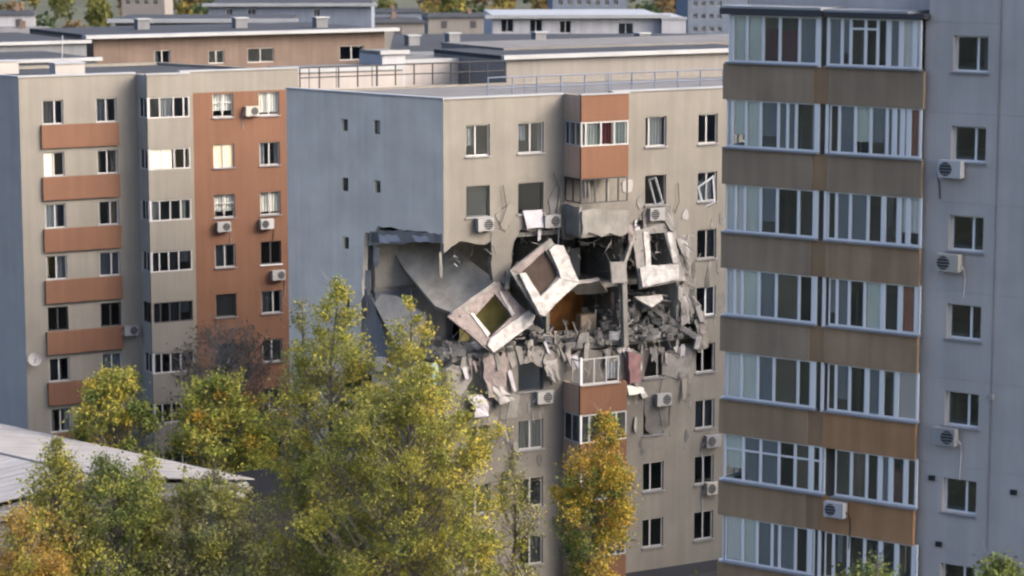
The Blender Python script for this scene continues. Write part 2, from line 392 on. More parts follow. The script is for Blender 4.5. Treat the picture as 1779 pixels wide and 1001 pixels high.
# projecting glazed bay
OB = 1.6; ub0, ub1 = 6.68, 9.15
FS = Frame(F1.P(ub0, 0, 0)[:2], F1.n, -F1.d)     # left cheek of the bay
FS2 = Frame(F1.P(ub1, 0, 0)[:2], F1.n, F1.d)
for k in range(9):
    zt = 24.95 - ST*k; z0 = zt - 1.14; zp = z0 - (ST - 1.14)
    if k == 0:
        mk('bay_parapet', MB().fbox(F1, ub0, ub1, zt, Z1+.002, OB-.15, OB), M['cream'], b1)
        mk('bay_parapet', MB().fbox(FS, 0, OB-.15, zt, Z1+.002, -.15, 0), M['cheek'], b1)
        mk('bay_roof', MB().fbox(F1, ub0+.01, ub1-.01, Z1-.2, Z1-.05, -.3, OB-.16), M['roof'], b1)
    zp = max(zp, 0)
    if z0 <= .2: continue
    mk('bay_parapet', MB().fbox(F1, ub0, ub1, zp, z0, OB-.15, OB), M['cream'], b1)
    mk('bay_parapet', MB().fbox(FS, 0, OB-.15, zp, z0, -.15, 0), M['cheek'], b1)
    mk('bay_parapet', MB().fbox(FS2, 0, OB-.15, zp, zt+.001, -.15, 0), M['cream'], b1)
    mk('floor_slab', MB().fbox(F1, ub0+.16, ub1-.16, z0-.35, z0-.2, -.3, OB-.16), M['inside'], b1)
    fr_ = 'white_sun' if k not in (4,) else 'darkframe'
    if k == 1:
        x = window(b1, F1, ub0, ub1, z0, zt, off=OB, rec=.08, mull=(.32, .62, .86), gl='glassl', sill=False)
        mk('glow_strip', MB().fbox(F1, ub0+.1, ub0+1.45, z0+.06, zt-.06, OB-.3, OB-.27), M['glow_bright'], x)
        window(b1, FS, .3, OB-.16, z0, zt, off=0, rec=.08, mull=(.5,), cur=[(0, .6, 'cyan')], sill=False)
    elif k == 0:
        window(b1, F1, ub0, ub1, z0, zt, off=OB, rec=.08, mull=(.3, .62, .86), cur=[(.32, .62, 'cur_w')], sill=False)
        window(b1, FS, .3, OB-.16, z0, zt, off=0, rec=.08, mull=(.5,), sill=False)
    elif k == 2:
        window(b1, F1, ub0, ub1, z0, zt, off=OB, rec=.08, mull=(.25, .5, .75), cur=[(0, .25, 'cur_w'), (.75, .9, 'cur_g')], sill=False)
        window(b1, FS, .3, OB-.16, z0, zt, off=0, rec=.08, mull=(.5,), sill=False, gl='glassd')
    else:
        window(b1, F1, ub0, ub1, z0, zt, off=OB, rec=.08, mull=(.22, .44, .68), frame=fr_, gl='glassd', sill=False, cur=[(.02, .2, 'cur_d'), (.46, .66, 'cur_d'), (.72, .98, 'cur_b', .4, 1)])
        window(b1, FS, .3, OB-.16, z0, zt, off=0, rec=.08, mull=(.5,), frame=fr_, gl='glassd', sill=False)
    mk('bay_post', MB().fbox(FS, 0, .3, z0, zt, -.15, 0), M['cheek'], b1)
    mk('bay_post', MB().fbox(FS, OB-.155, OB-.002, z0-.001, zt+.001, -.14, -.003), M['white_sun' if fr_ == 'white_sun' else 'cream'], b1)
# end wall, rear walls, floors, roof
LB1 = 12.0
mk('end_wall', MB().fbox(FE, .001, LB1, 0, Z1-.01, -.3, -.002), M['endblue'], b1)
P00, P10 = F1.P(0,0), F1.P(U1,0); P01 = Vector((FE.P(LB1,0).x, FE.P(LB1,0).y, 0)); P11 = P10 + (P01-P00)
ctr1 = (P00+P10+P01+P11)/4
def inset(p, c, t=.31): d = c-p; return p + d.normalized()*t
mk('rear_wall', MB().hexa([P10, P11, inset(P11,ctr1,.4), inset(P10,ctr1,.4)] + [q+Vector((0,0,Z1-.1)) for q in (P10, P11, inset(P11,ctr1,.4), inset(P10,ctr1,.4))]), M['cream'], b1)
mk('rear_wall', MB().hexa([P11, P01, inset(P01,ctr1,.4), inset(P11,ctr1,.4)] + [q+Vector((0,0,Z1-.1)) for q in (P11, P01, inset(P01,ctr1,.4), inset(P11,ctr1,.4))]), M['cream'], b1)
I1 = [inset(p, ctr1, .5) for p in (P00, P10, P11, P01)]
for k in range(9):
    z = 25.55 - ST*k - (ST-.0)*0
    mk('floor_slab', MB().slab([(p.x, p.y, z) for p in I1], .2, Vector((0,0,1))), M['inside'], b1)
mk('spine_wall', MB().fbox(F1, .6, U1-.5, 0, 25.3, -4.3, -4.1), M['inside'], b1)
for u in (3.2, 6.0, 9.6, 13.1): mk('party_wall', MB().fbox(F1, u-.08, u+.08, 0, 25.3, -4.1, -.31), M['inside'], b1)
mk('roof', MB().slab([(p.x, p.y, Z1-.25) for p in I1], .3, Vector((0,0,1))), M['roof'], b1)
mk('parapet_cap', MB().fbox(F1, -.05, ub0-.05, Z1+.004, Z1+.09, -.34, .06), M['edge'], b1)
mk('parapet_cap', MB().fbox(F1, ub1+.05, U1+.02, Z1+.004, Z1+.09, -.34, .06), M['edge'], b1)
mk('parapet_cap', MB().fbox(F1, ub0-.05, ub1+.05, Z1+.006, Z1+.09, OB-.2, OB+.05), M['edge'], b1)
mk('parapet_cap', MB().fbox(FE, .1, LB1, Z1-.006, Z1+.085, -.36, .05), M['edge'], b1)
# small things on the roof of the left block
def roof_box(fr, px, py, Yoff, wd, hg, dp, m, label, name='roof_hatch', cat='roof hatch'):
    u, z = fr.uv(px, py, Yoff)
    t = thing(name, label, cat, fr.P(u, Z1-.25, Yoff))
    mk('box', MB().fbox(fr, u-wd/2, u+wd/2, Z1-.248, Z1-.25+hg, Yoff-dp, Yoff), M[m], t)
    mk('lid', MB().fbox(fr, u-wd/2-.06, u+wd/2+.06, Z1-.248+hg, Z1-.19+hg, Yoff-dp-.06, Yoff+.06), M['edge'], t)
roof_box(F1, 122, 125, -2.5, 1.7, .75, 1.0, 'dirtywhite', 'long white box on the left block roof, behind its parapet')
roof_box(F1, 12, 130, -7, 1.4, .7, 1.0, 'dirtywhite', 'small white box at the far left roof corner')
ant = thing('roof_mast', 'thin pale mast standing on the left block roof', 'mast', F1.P(4.5, Z1-.25, -6))
mk('pole', MB().tube([F1.P(4.5, Z1-.25, -6), F1.P(4.6, Z1+1.9, -6)], .035), M['edge'], ant)
mk('guy_arm', MB().tube([F1.P(4.3, Z1+1.5, -6), F1.P(4.9, Z1+1.55, -6)], .02), M['edge'], ant)
for (px, py, lab, fl) in ((437, 193, 'air conditioner beside the topmost right window of the terracotta wall', True),
        (388, 394, 'air conditioner under the inner third-row window of the terracotta wall', True), (463, 389, 'air conditioner under the outer third-row window, next to the grey end wall', False),
        (483, 478, 'air conditioner under the black window by the grey end wall', True)):
    u, z = F1.uv(px, py, .2); ac(F1, u, z, .003, lab, flip=fl)
u, z = F1.uv(227, 574, .2); ac(F1, u, z, .0, 'single air conditioner beside the grey cheek of the glazed bay', flip=True)
ds = thing('pale_disc', 'pale round dish shape added for a bright blob on the cream corner of the left block', 'pale disc', F1.at(60, 625, 0))  # added dish shape standing in for a pale round blob
dc = F1.at(60, 625, .45); dm = MB(); ax = Vector((.35, -.85, .35)).normalized(); x_ = ax.orthogonal().normalized(); y_ = ax.cross(x_)
for j in range(4):
    for k in range(14):
        r_ = .37*j/3+.01; dm.v.append(tuple(dc + (x_*math.cos(k*math.tau/14)+y_*math.sin(k*math.tau/14))*r_ + ax*(r_*r_*.7)))
for j in range(3):
    for k in range(14): dm.f.append((j*14+k, j*14+(k+1) % 14, (j+1)*14+(k+1) % 14, (j+1)*14+k))
mk('dish', dm, M['dirtywhite'], ds); mk('arm', MB().tube([F1.at(60, 625, 0), dc], .03), M['sill'], ds)
mk('thin_rod', MB().tube([dc - ax*0 + Vector((0,0,-.3)), dc + ax*.35], .025), M['sill'], ds)

# ================================================================== damaged block
Z2 = 26.35; U2 = 30.0; LB2 = 10.66
b2 = thing('apartment_block', 'damaged cream apartment block with grey end wall and blown-out corner', 'apartment block', F2.P(0, 0))
H2 = [25.1 - 2.87*k for k in range(8)]
FL = [22.72 - 2.87*k for k in range(8)]           # floor levels below each window row
rg = random.Random(3)
def hx(pts, off=0, fr=F2): return [fr.uv(x, y, off) for x, y in pts]
# front wall outline with the blown-out notch
notch = [(0, 19.15)] + hx([(800,419),(826,424),(853,420),(855,445),(857,488),(874,494),(886,470),(889,440),(893,420),(905,398),(935,402),(975,396)])
u6 = 6.5
notch += [(u6, 19.4), (9.3, 19.5)] + hx([(1097,395),(1112,380),(1150,372),(1168,392),(1180,430),(1188,470),(1184,505),(1206,540),(1213,570),(1208,598),(1190,604),(1160,612),(1130,606),(1112,612)])
notch += [(9.3, 13.9), (u6, 13.8)] + hx([(970,606),(935,602),(905,612),(880,606),(850,612),(826,630),(812,625),(800,640),(786,632)]) + [(0, 13.5)]
nr = [notch[0]]
for i in range(1, len(notch)):
    a, b = notch[i-1], notch[i]; L = math.hypot(b[0]-a[0], b[1]-a[1]); k = max(1, int(L/.35))
    for j in range(1, k): nr.append((a[0]+(b[0]-a[0])*j/k + rg.uniform(-.09,.09), a[1]+(b[1]-a[1])*j/k + rg.uniform(-.11,.11)))
    nr.append(b)
outer = [(0, Z2)] + nr + [(0, 0), (U2, 0), (U2, Z2)]
W2 = []
for k, zt in enumerate(H2):
    z0 = zt - 1.47
    for ci, (a, b) in enumerate(((1.2, 2.48), (4.02, 5.42), (11.2, 12.42), (14.3, 15.45), (17, 18.2))):
        if k in (2, 3) and ci < 3: continue
        W2.append((k, ci, a, b, z0, zt))
mk('wall', MB().holed(F2, outer, [hole(a, b, z0, zt) for _, _, a, b, z0, zt in W2], -.32, 0), M['cream_soot'], b2)
for (k, ci, a, b, z0, zt) in W2:
    kw = {}
    if k == 0:
        kw = [dict(cur=[(0, .35, 'cur_w', .3, .9)], mull=(.42,)), dict(cur=[(0, .4, 'cur_b', .4, .9), (.86, 1, 'cur_w')], mull=(.5,)), dict(cur=[(.22, .95, 'cur_w')], mull=(.2,)), dict(mull=(.46,)), {}][ci]
    elif k == 1:
        kw = [dict(mull=(), fill='shutter', frame='shutter'), dict(mull=(), gl='glassd', frame='darkframe'), dict(mull=(), broken=True, frame='dirtywhite', fw=.05), dict(mull=(.5,), cur=[(0, .9, 'cur_b', .0, .7)]), {}][ci]
    elif k in (2, 3): kw = dict(mull=(.52,), gl='glassd', frame='white' if k == 3 else 'dirtywhite', cur=[(.7, 1, 'cur_d')])
    elif k == 4: kw = [dict(broken=True, mull=(), frame='dirtywhite', sill=False), dict(broken=True, mull=(), frame='darkframe'), dict(broken=True, mull=(.7,), frame='dirtywhite'), dict(mull=(.4,), broken=True), {}][ci]
    elif k == 5: kw = [dict(mull=(.5,), frame='dirtywhite', broken=True), dict(mull=(.5,), cur=[(.55, 1, 'cur_d'), (0, .4, 'cur_d')]), dict(broken=True, mull=(), frame='darkframe'), dict(cur=[(0, 1, 'cur_d')], gl='glassd'), {}][ci]
    else: kw = dict(mull=(rg.choice([.4, .5]),), gl='glassd', cur=rcur(rg) if rg.random() < .4 else None)
    window(b2, F2, a, b, z0, zt, **kw)
    # the dark painted-out upper surround strip of each opening
# casements blown askew
def askew(root, pts, th, m, name='loose_casement'):
    q = [Vector(p) for p in pts]; mb = MB(); n = (q[1]-q[0]).cross(q[2]-q[1]).normalized()
    for i in range(4):
        a, b = q[i], q[(i+1) % 4]; t = (b-a).normalized(); s = n.cross(t)*.07
        mb.hexa([a, b, b+s, a+s, a+n*th, b+n*th, b+s+n*th, a+s+n*th])
    return mk(name, mb, M[m], root)
for (pp, lab) in (([(1126,312),(1139,308),(1152,352),(1138,358)], 'white casement swung open in the second-row window beside the orange bay'),
                  ([(1212,325),(1240,305),(1243,352),(1222,362)], 'tilted white casement in the second-row window nearest the brown balconies')):
    q = [F2.at(x, y, o) for (x, y), o in zip(pp, (-.05, .25, .25, -.05))]
    tag(askew(None, q, .05, 'white', 'loose_casement'), lab, 'window casement', 'casements blown off their hinges')
# ---- grey end wall with the torn corner
gn = hx([(768,406),(740,402),(712,400),(688,397),(656,393),(652,402),(634,404),(631,450),(629,500),(626,540),(628,600),(640,625),(690,640),(740,650),(770,640)], 0, FG)
gn = [(0, 19.6)] + gn[1:-1] + [(0, 13.2)]
gr_ = []
for i in range(len(gn)-1):
    a, b = gn[i], gn[i+1]; L = math.hypot(b[0]-a[0], b[1]-a[1]); k = max(1, int(L/.35)); gr_.append(a)
    for j in range(1, k): gr_.append((a[0]+(b[0]-a[0])*j/k + rg.uniform(-.08,.08), a[1]+(b[1]-a[1])*j/k + rg.uniform(-.08,.08)))
gr_.append(gn[-1])
gw = []
for k in range(8):
    for (a, b) in ((4.15, 4.6), (6.35, 6.8)):
        if k in (2, 3) and a < 5: continue
        zz = 25.15 - 2.87*k + (0 if a < 5 else -.03)
        gw.append((a, b, zz-.66, zz))
mk('end_wall', MB().holed(FG, [(0, Z2-.01)] + gr_ + [(0,0),(LB2,0),(LB2,Z2-.01)], [hole(*g) for g in gw], -.32, -.001), M['greyblue'], b2)
for i, g in enumerate(gw):
    fx = mk('vent_window', MB().fbox(FG, g[0], g[1], g[2], g[2]+.05, -.16, -.12).fbox(FG, g[0], g[1], g[3]-.05, g[3], -.16, -.12).fbox(FG, g[0], g[0]+.05, g[2]+.05, g[3]-.05, -.16, -.12).fbox(FG, g[1]-.05, g[1], g[2]+.05, g[3]-.05, -.16, -.12), M['greyblue' if i % 3 else 'darkframe'], b2)
    mk('pane', MB().fbox(FG, g[0]+.05, g[1]-.05, g[2]+.05, g[3]-.05, -.145, -.135), M['glassd' if i != 0 else 'glassl'], fx)
    if i in (0, 1): mk('blind', MB().fbox(FG, g[0]+.05, g[1]-.05, g[2]+.05, g[3]-.05, -.20, -.18), M['cur_d'], fx)
# ---- rear walls, roof, floors
Q00, Q10 = F2.P(0,0), F2.P(U2,0); Q01 = FG.P(LB2,0); Q11 = Q10 + (Q01-Q00); c2 = (Q00+Q10+Q01+Q11)/4
zt_ = Vector((0,0,Z2-.1))
for a, b in ((Q10, Q11), (Q11, Q01)):
    r4 = [a, b, inset(b,c2,.45), inset(a,c2,.45)]; mk('rear_wall', MB().hexa(r4 + [q+zt_ for q in r4]), M['cream'], b2)
I2 = [inset(p, c2, .55) for p in (Q00, Q10, Q11, Q01)]
mk('roof', MB().slab([(p.x,p.y,Z2-.2) for p in I2], .3, Vector((0,0,1))), M['roofl'], b2)
def slab_uo(pts, z, th): return MB().slab([F2.P(u, z, o) for u, o in pts], th, Vector((0,0,1)))
for k, z in enumerate(FL):
    if k == 2:                                    # the floor that came down: only its inner strip and right part still hang
        pts = [(6.0,-.6),(9.2,-.5),(10.6,-1.1),(12.2,-.6),(18,-.5),(18,-9),(-2.4,-9),(-1.2,-5.2),(2.5,-4.9),(3.3,-4.4),(5.2,-4.6),(5.6,-2.2)]
        mk('floor_slab', slab_uo(pts, z, .22), M['conc'], b2)
    else: mk('floor_slab', MB().slab([(p.x,p.y,z) for p in I2], .22, Vector((0,0,1))), M['conc' if 1 <= k <= 3 else 'inside'], b2)
for u, ms in ((6.1, 'conc'), (10.3, 'conc'), (13.4, 'inside')):
    mk('party_wall', MB().fbox(F2, u-.09, u+.09, 0, FL[3], -5.0, -.33), M['inside'], b2)
    mk('party_wall', MB().fbox(F2, u-.09, u+.09, FL[1], Z2-.5, -5.0, -.33), M['inside'], b2)
    mk('party_wall', MB().fbox(F2, u-.09, u+.09, FL[3]+.001, FL[1]-.222, -5.0, -.7 if u < 12 else -.33), M[ms], b2)
mk('spine_wall', MB().fbox(F2, -1.2, 17.5, 0, FL[3], -5.2, -5.0), M['inside'], b2)
mk('spine_wall', MB().fbox(F2, -1.2, 17.5, FL[1], Z2-.5, -5.2, -5.0), M['inside'], b2)
for (a, b, z0, z1, m) in ((-1.15, 3.0, FL[2], FL[1]-.23, 'slab'), (3.0, 6.0, FL[2], FL[1]-.23, 'slab'), (6.2, 10.2, FL[2], FL[1]-.23, 'greywall'), (10.4, 13.3, FL[2], FL[1]-.23, 'conc_d'), (13.5, 17.5, FL[2], FL[1]-.23, 'inside'),
                          (-1.15, 3.1, FL[3], FL[2]-.23, 'greywall'), (3.1, 6.0, FL[3], FL[2]-.23, 'green'), (6.2, 8.0, FL[3], FL[2]-.23, 'brownboard'), (8.0, 10.2, FL[3], FL[2]-.23, 'orangeroom'), (10.4, 13.3, FL[3], FL[2]-.23, 'conc_d'), (13.5, 17.5, FL[3], FL[2]-.23, 'inside')):
    mk('room_wall', MB().fbox(F2, a, b, z0, z1, -4.2 if m in ('green', 'orangeroom') else -4.98, -4.1 if m in ('green', 'orangeroom') else -4.86), M[m], b2)
f_ = Frame(FG.P(5.3, 0)[:2], D60, N60); mk('room_wall', MB().fbox(f_, .5, 4.6, FL[3], FL[1]-.23, -.09, .09), M['conc'], b2)
# ---- orange bay
OB2 = 1.6; v0, v1 = 6.55, 9.2
GS = Frame(F2.P(v0,0)[:2], F2.n, -F2.d); GS2 = Frame(F2.P(v1,0)[:2], F2.n, F2.d)
def bay_parapet(za, zb, m, top=False):
    mk('bay_parapet', MB().fbox(F2, v0, v1, za, zb, OB2-.14, OB2), M[m], b2)
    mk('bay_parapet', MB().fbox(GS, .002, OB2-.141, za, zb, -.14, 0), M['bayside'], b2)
    mk('bay_parapet', MB().fbox(GS2, .002, OB2-.141, za, zb, -.14, 0), M[m], b2)
    mk('floor_slab', MB().fbox(F2, v0+.145, v1-.145, za+.05, za+.2, .002, OB2-.145), M['conc'], b2)
bay_parapet(25.15, Z2+.05, 'orange2'); bay_parapet(22.45, 23.95, 'orange2')
for za in (11.05, 8.2, 5.3, 2.4): bay_parapet(za, za+1.42, 'orange2')
bay_parapet(0.0, .9, 'orange2')
rp = random.Random(8)                              # stripped concrete parapet over the void, ragged edge
pr = hx([(1012,368),(1035,362),(1060,366),(1094,366),(1093,402),(1080,412),(1060,405),(1046,412),(1024,404),(1012,408)], OB2)
mk('bay_parapet', MB().holed(F2, rough(pr, .05, .3, rp), [], OB2-.14, OB2), M['conc'], b2)
mk('bay_parapet', MB().holed(GS, rough([(.05,19.75),(.05,21.1),(OB2-.15,21.1),(OB2-.15,19.7)], .05, .3, rp), [], -.14, 0), M['conc'], b2)
mk('floor_slab', MB().fbox(F2, v0+.1, v1-.1, 19.62, 19.82, .002, OB2-.15), M['conc'], b2)
# bay glazing
window(b2, F2, v0, v1, 23.97, 25.13, off=OB2, rec=.06, mull=(.1, .42, .7), cur=[(.12, .42, 'cur_g'), (.44, .70, 'red', .05, 1), (.72, 1, 'cur_g')], sill=False)
window(b2, GS, .05, OB2-.1, 23.97, 25.13, rec=.06, mull=(.3, .65), sill=False, cur=[(0, .28, 'cur_b')])
window(b2, F2, v0, v1, 21.25, 22.43, off=OB2, rec=.06, mull=(.3, .55, .8), frame='darkframe', fw=.05, broken=True, sill=False, cur=[(.08, .24, 'conc_d', .2, 1), (.57, .64, 'cur_d', .3, 1)])
window(b2, GS, .05, OB2-.1, 21.25, 22.43, rec=.06, mull=(.5,), frame='darkframe', broken=True, sill=False)
window(b2, F2, v0+.1, v1-.45, 12.5, 13.75, off=OB2, rec=.06, mull=(.33, .66), broken=True, sill='dirtywhite', fw=.05, cur=[(.7, 1, 'cur_d', .1, .8)])
for (x0, y0_, x1, y1_) in ((1020,658,1028,630), (1032,655,1036,622), (1040,632,1046,655), (1052,626,1056,652), (1062,650,1070,640), (1015,640,1024,650)):
    mk('broken_stile', MB().tube([F2.at(x0, y0_, OB2-.1), F2.at(x1, y1_, OB2-.02)], .03, 4), M['dirtywhite'], b2)
window(b2, GS, .7, OB2-.1, 12.5, 13.7, rec=.06, mull=(), frame='dirtywhite', broken=True, sill=False)
for zt in (11.02, 8.15, 5.28):
    window(b2, F2, v0, v1, zt-1.4, zt, off=OB2, rec=.06, mull=(.2, .5, .78), gl='glassd', sill=False, cur=[(.1, .3, 'cur_b')])
    window(b2, GS, .05, OB2-.1, zt-1.4, zt, rec=.06, mull=(.5,), gl='glassd', sill=False, cur=[(.3, 1, 'cur_b')])
for za in (12.47, 9.62, 6.72):                     # corner posts of the bay
    mk('bay_post', MB().fbox(GS, OB2-.1, OB2-.003, za+.003, za+1.36, -.1, -.004), M['white'], b2)
# ragged scraps left in the openings
bs = MB()
for _ in range(5):
    u = rp.uniform(v0+.2, v1-.2); bs.fbox(F2, u-.02, u+.02, 21.25, 21.25+rp.uniform(.3, 1.1), OB2-.3, OB2-.27)
mk('broken_stile', bs, M['dirtywhite'], b2)
# ---- roof edge and railings
mk('parapet_cap', MB().fbox(F2, -.06, v0-.02, Z2+.004, Z2+.08, -.36, .06), M['edge'], b2)
mk('parapet_cap', MB().fbox(F2, v1+.02, U2, Z2+.004, Z2+.08, -.36, .06), M['edge'], b2)
mk('parapet_cap', MB().fbox(F2, v0-.05, v1+.05, Z2+.056, Z2+.12, OB2-.2, OB2+.05), M['edge'], b2)
mk('parapet_cap', MB().fbox(FG, .07, LB2, Z2-.004, Z2+.075, -.37, .06), M['edge'], b2)
def railing(fr, u0, u1, off, z, h, m, n, label, cat='railing', double=()):
    t = thing('roof_railing', label, cat, fr.P(u0, z, off))
    for i in range(n+1):
        u = u0+(u1-u0)*i/n; mk('post', MB().tube([fr.P(u, z, off), fr.P(u, z+h, off)], .038, 5), M[m], t)
    for u in double: mk('post', MB().tube([fr.P(u, z, off), fr.P(u, z+h*.95, off)], .022, 5), M[m], t)
    for q in (.52, 1): mk('rail', MB().tube([fr.P(u0, z+h*q, off), fr.P(u1, z+h*q, off)], .032, 5), M[m], t)
    return t
FB = Frame((Q01.x, Q01.y), D60, N60)
railing(FB, .9, 12.6, -.3, Z2-.05, 1.05, 'rail', 11, 'dark steel railing along the rear roof edge behind the grey wall', double=(4.9, 5.2, 1.4, 2.9))
railing(F2, 3.0, 16.5, -1.1, Z2-.2, 1.05, 'railb', 10, 'blue-grey railing along the front roof edge above the cream wall', double=(5.0, 9.6, 9.9))
# ---- fallen floor slab and other big pieces inside the hole
def piece(name, label, pts, th, m, cat='concrete slab', grp=None, rag=.0):
    q = [Vector(p) for p in pts]; n = Vector((0,0,0))
    for i in range(len(q)): n += q[i].cross(q[(i+1) % len(q)])
    n.normalize()
    if n.y > 0: n = -n
    ce = sum(q, Vector((0,0,0)))/len(q)
    q = [CAM + (p-CAM)*((ce-CAM).dot(n)/(p-CAM).dot(n)) for p in q]
    if rag:
        r_ = random.Random(len(label)); o_ = []
        for i in range(len(q)):
            a, b = q[i], q[(i+1) % len(q)]; k = max(1, int((b-a).length/.4)); e = (b-a).cross(n).normalized()
            for j in range(k): o_.append(a.lerp(b, j/k) + e*r_.uniform(-rag, rag)*(1 if j else .4))
        q = o_
    o = mk(name, MB().slab(q, th, n), M[m]); tag(o, label, cat, grp); return o
piece('hanging_floor_slab', 'big grey floor slab hanging diagonally inside the blown-out corner',
      [at(668,415,123.2), at(775,420,122.6), at(862,488,120.9), at(790,545,119.6), at(756,532,120.2), at(705,470,122.0)], .3, 'slab')
piece('hanging_floor_slab', 'smaller grey slab slumped at the lower left of the hole behind the tree tip',
      [at(640,508,122.6), at(690,514,121.8), at(742,548,120.8), at(722,610,120.2), at(688,600,120.4)], .26, 'slab')
piece('torn_wall_scrap', 'narrow torn wall strip standing at the left rim of the hole', [at(632,430,122.6), at(646,428,122.4), at(650,500,122.4), at(640,560,122.5), at(630,600,122.6)], .15, 'conc', 'wall scrap', rag=.05)
piece('torn_wall_scrap', 'crumpled grey strip drooping below the slumped slab at the left rim', [at(628,505,122.2), at(640,500,122.1), at(672,590,121.6), at(676,650,121.4), at(636,650,121.8)], .1, 'greywall', 'wall scrap', rag=.06)
def scar(pp, m, off0, off1, fr=F2, seed=1, name='plaster_scar', amt=.06):
    r_ = random.Random(seed); return mk(name, MB().holed(fr, rough(hx(pp, off1, fr), amt, .25, r_), [], off0, off1), M[m], b2)
scar([(642,402),(690,400),(768,406),(768,424),(735,420),(700,424),(660,424),(640,428)], 'conc', .0, .03, FG, 1)
scar([(658,408),(690,408),(696,418),(672,424),(660,420)], 'insul', .0, .05, FG, 2); scar([(715,409),(742,411),(746,420),(722,420)], 'insul', .0, .05, FG, 3)
scar([(645,404),(655,404),(657,421),(645,422)], 'conc_d', .0, .06, FG, 4)
# ---- fallen wall panels with their window openings
def hpanel(name, label, outer, holep, off, th, m, strips, tiltoff=(0,0,0,0), board=None):
    """panel outline and opening are given where they stand on the facade"""
    t = thing(name, label, 'wall panel', F2.at(*outer[3], off), 'facade panels hanging from the hole')
    O = [F2.at(x, y, off+d) for (x, y), d in zip(outer, tiltoff)]
    Hh = []
    # hole corners on the panel's own plane (bilinear in the outline)
    n = (O[1]-O[0]).cross(O[3]-O[0]).normalized()
    for (x, y) in holep:
        r = ray(x, y); k = (O[0]-CAM).dot(n)/r.dot(n); Hh.append(CAM + r*k)
    if n.y > 0: n = -n
    ex = (O[1]-O[0]).normalized(); ey = n.cross(ex)
    rr_ = random.Random(len(label))
    def loc(p): d = p-O[0]; return (d.dot(ex), d.dot(ey))
    lo = rough([loc(p) for p in O], .035, .5, rr_); lh = [loc(p) for p in Hh]
    mb = MB(); loops = [lo, lh]; flat = lo+lh; N = len(flat)
    mb.v = [tuple(O[0]+ex*a+ey*b) for a, b in flat] + [tuple(O[0]+ex*a+ey*b-n*th) for a, b in flat]
    for tr in tessellate_polygon([[Vector((a, b, 0)) for a, b in L] for L in loops]): mb.f += [tuple(tr), tuple(N+i for i in reversed(tr))]
    k = 0
    for L in loops:
        for i in range(len(L)): j = (i+1) % len(L); mb.f.append((k+i, k+j, N+k+j, N+k+i))
        k += len(L)
    mk('panel_face', mb, M[m], t)
    for nm, pts, mm, e in strips:                 # plaster faces that stand proud
        q = []
        for (x, y) in pts:
            r = ray(x, y); kk = (O[0]-CAM).dot(n)/r.dot(n); q.append(CAM + r*kk + n*(e))
        mk(nm, MB().slab(rough3(q, n, .02, len(pts)), e+th*.6, n), M[mm], t)
    us_ = [a for a, b in lo]; vs_ = [b for a, b in lo]
    for i in range(16):
        a, b = rr_.uniform(min(us_), max(us_)), rr_.uniform(min(vs_), max(vs_)); s_ = rr_.uniform(.06, .2)
        qa = [(a+math.cos(t_)*s_*rr_.uniform(.4,1.4), b+math.sin(t_)*s_*rr_.uniform(.4,1.2)) for t_ in [j*math.tau/7 for j in range(7)]]
        inside = lambda p, L: sum(((L[i_][1] > p[1]) != (L[i_-1][1] > p[1])) and (p[0] < (L[i_-1][0]-L[i_][0])*(p[1]-L[i_][1])/(L[i_-1][1]-L[i_][1]+1e-9)+L[i_][0]) for i_ in range(len(L))) % 2 == 1
        if all(inside(p, lo) and not inside(p, lh) for p in qa):
            mk('spalled_patch', MB().slab([O[0]+ex*p[0]+ey*p[1]+n*.012 for p in qa], .02, n), M[rr_.choice(['conc', 'conc_d', 'conc_l', 'pinkplaster'])], t)
    for i in range(14):
        p0 = rr_.choice(lo); p = O[0]+ex*p0[0]+ey*p0[1]-n*th*.5; d_ = Vector((rr_.uniform(-1,1), rr_.uniform(-.5,.2), rr_.uniform(-1,.6))); L_ = rr_.uniform(.2,.6)
        mk('bent_rebar', MB().tube([p, p+d_*L_*.6, p+d_*L_+Vector((0,0,-.15))], .017, 3), M['cable'], t)
    if board:
        mk('board', MB().slab([p - n*(th*.8) for p in Hh], .04, n), M[board], t)
    return t
def rough3(q, n, amt, seed):
    r_ = random.Random(seed); o = []
    for i in range(len(q)):
        a, b = q[i], q[(i+1) % len(q)]; k = max(1, int((b-a).length/.35)); e = (b-a).cross(n).normalized()
        for j in range(k): o.append(a.lerp(b, j/k) + e*r_.uniform(-amt, amt)*(1 if j else .2))
    return o
hpanel('fallen_wall_panel', 'lower fallen wall panel tilted left, olive room seen through its window opening',
       [(778,550),(866,490),(926,544),(853,612)], [(824,551),(860,511),(890,549),(850,587)], .55, .16, 'pinkplaster',
       [('edge_strip', [(848,590),(916,540),(928,549),(922,564),(856,613),(845,601)], 'plaster', .12), ('reveal_strip', [(816,545),(821,544),(851,580),(846,586)], 'plaster', .05),
        ('reveal_strip', [(866,507),(870,508),(893,545),(888,549)], 'plaster', .05), ('top_strip', [(780,546),(858,489),(866,493),(800,538)], 'conc_l', .06)], (0,-.5,.1,.3))
hpanel('fallen_wall_panel', 'upper fallen wall panel with thick white rim round a boarded window opening',
       [(886,470),(957,414),(1004,490),(940,552)], [(903,470),(945,431),(972,477),(937,517)], .85, .18, 'conc',
       [('rim_strip', [(951,434),(962,425),(976,427),(1003,490),(972,485),(968,470)], 'plaster', .16), ('rim_strip', [(938,514),(973,480),(1003,492),(972,520),(946,546)], 'plaster', .13),
        ('rim_strip', [(899,476),(910,474),(950,536),(944,550),(934,546)], 'plaster', .2), ('top_strip', [(890,470),(940,428),(948,434),(904,474)], 'pinkplaster', .05)], (0,-.2,.2,.35), 'brownboard')
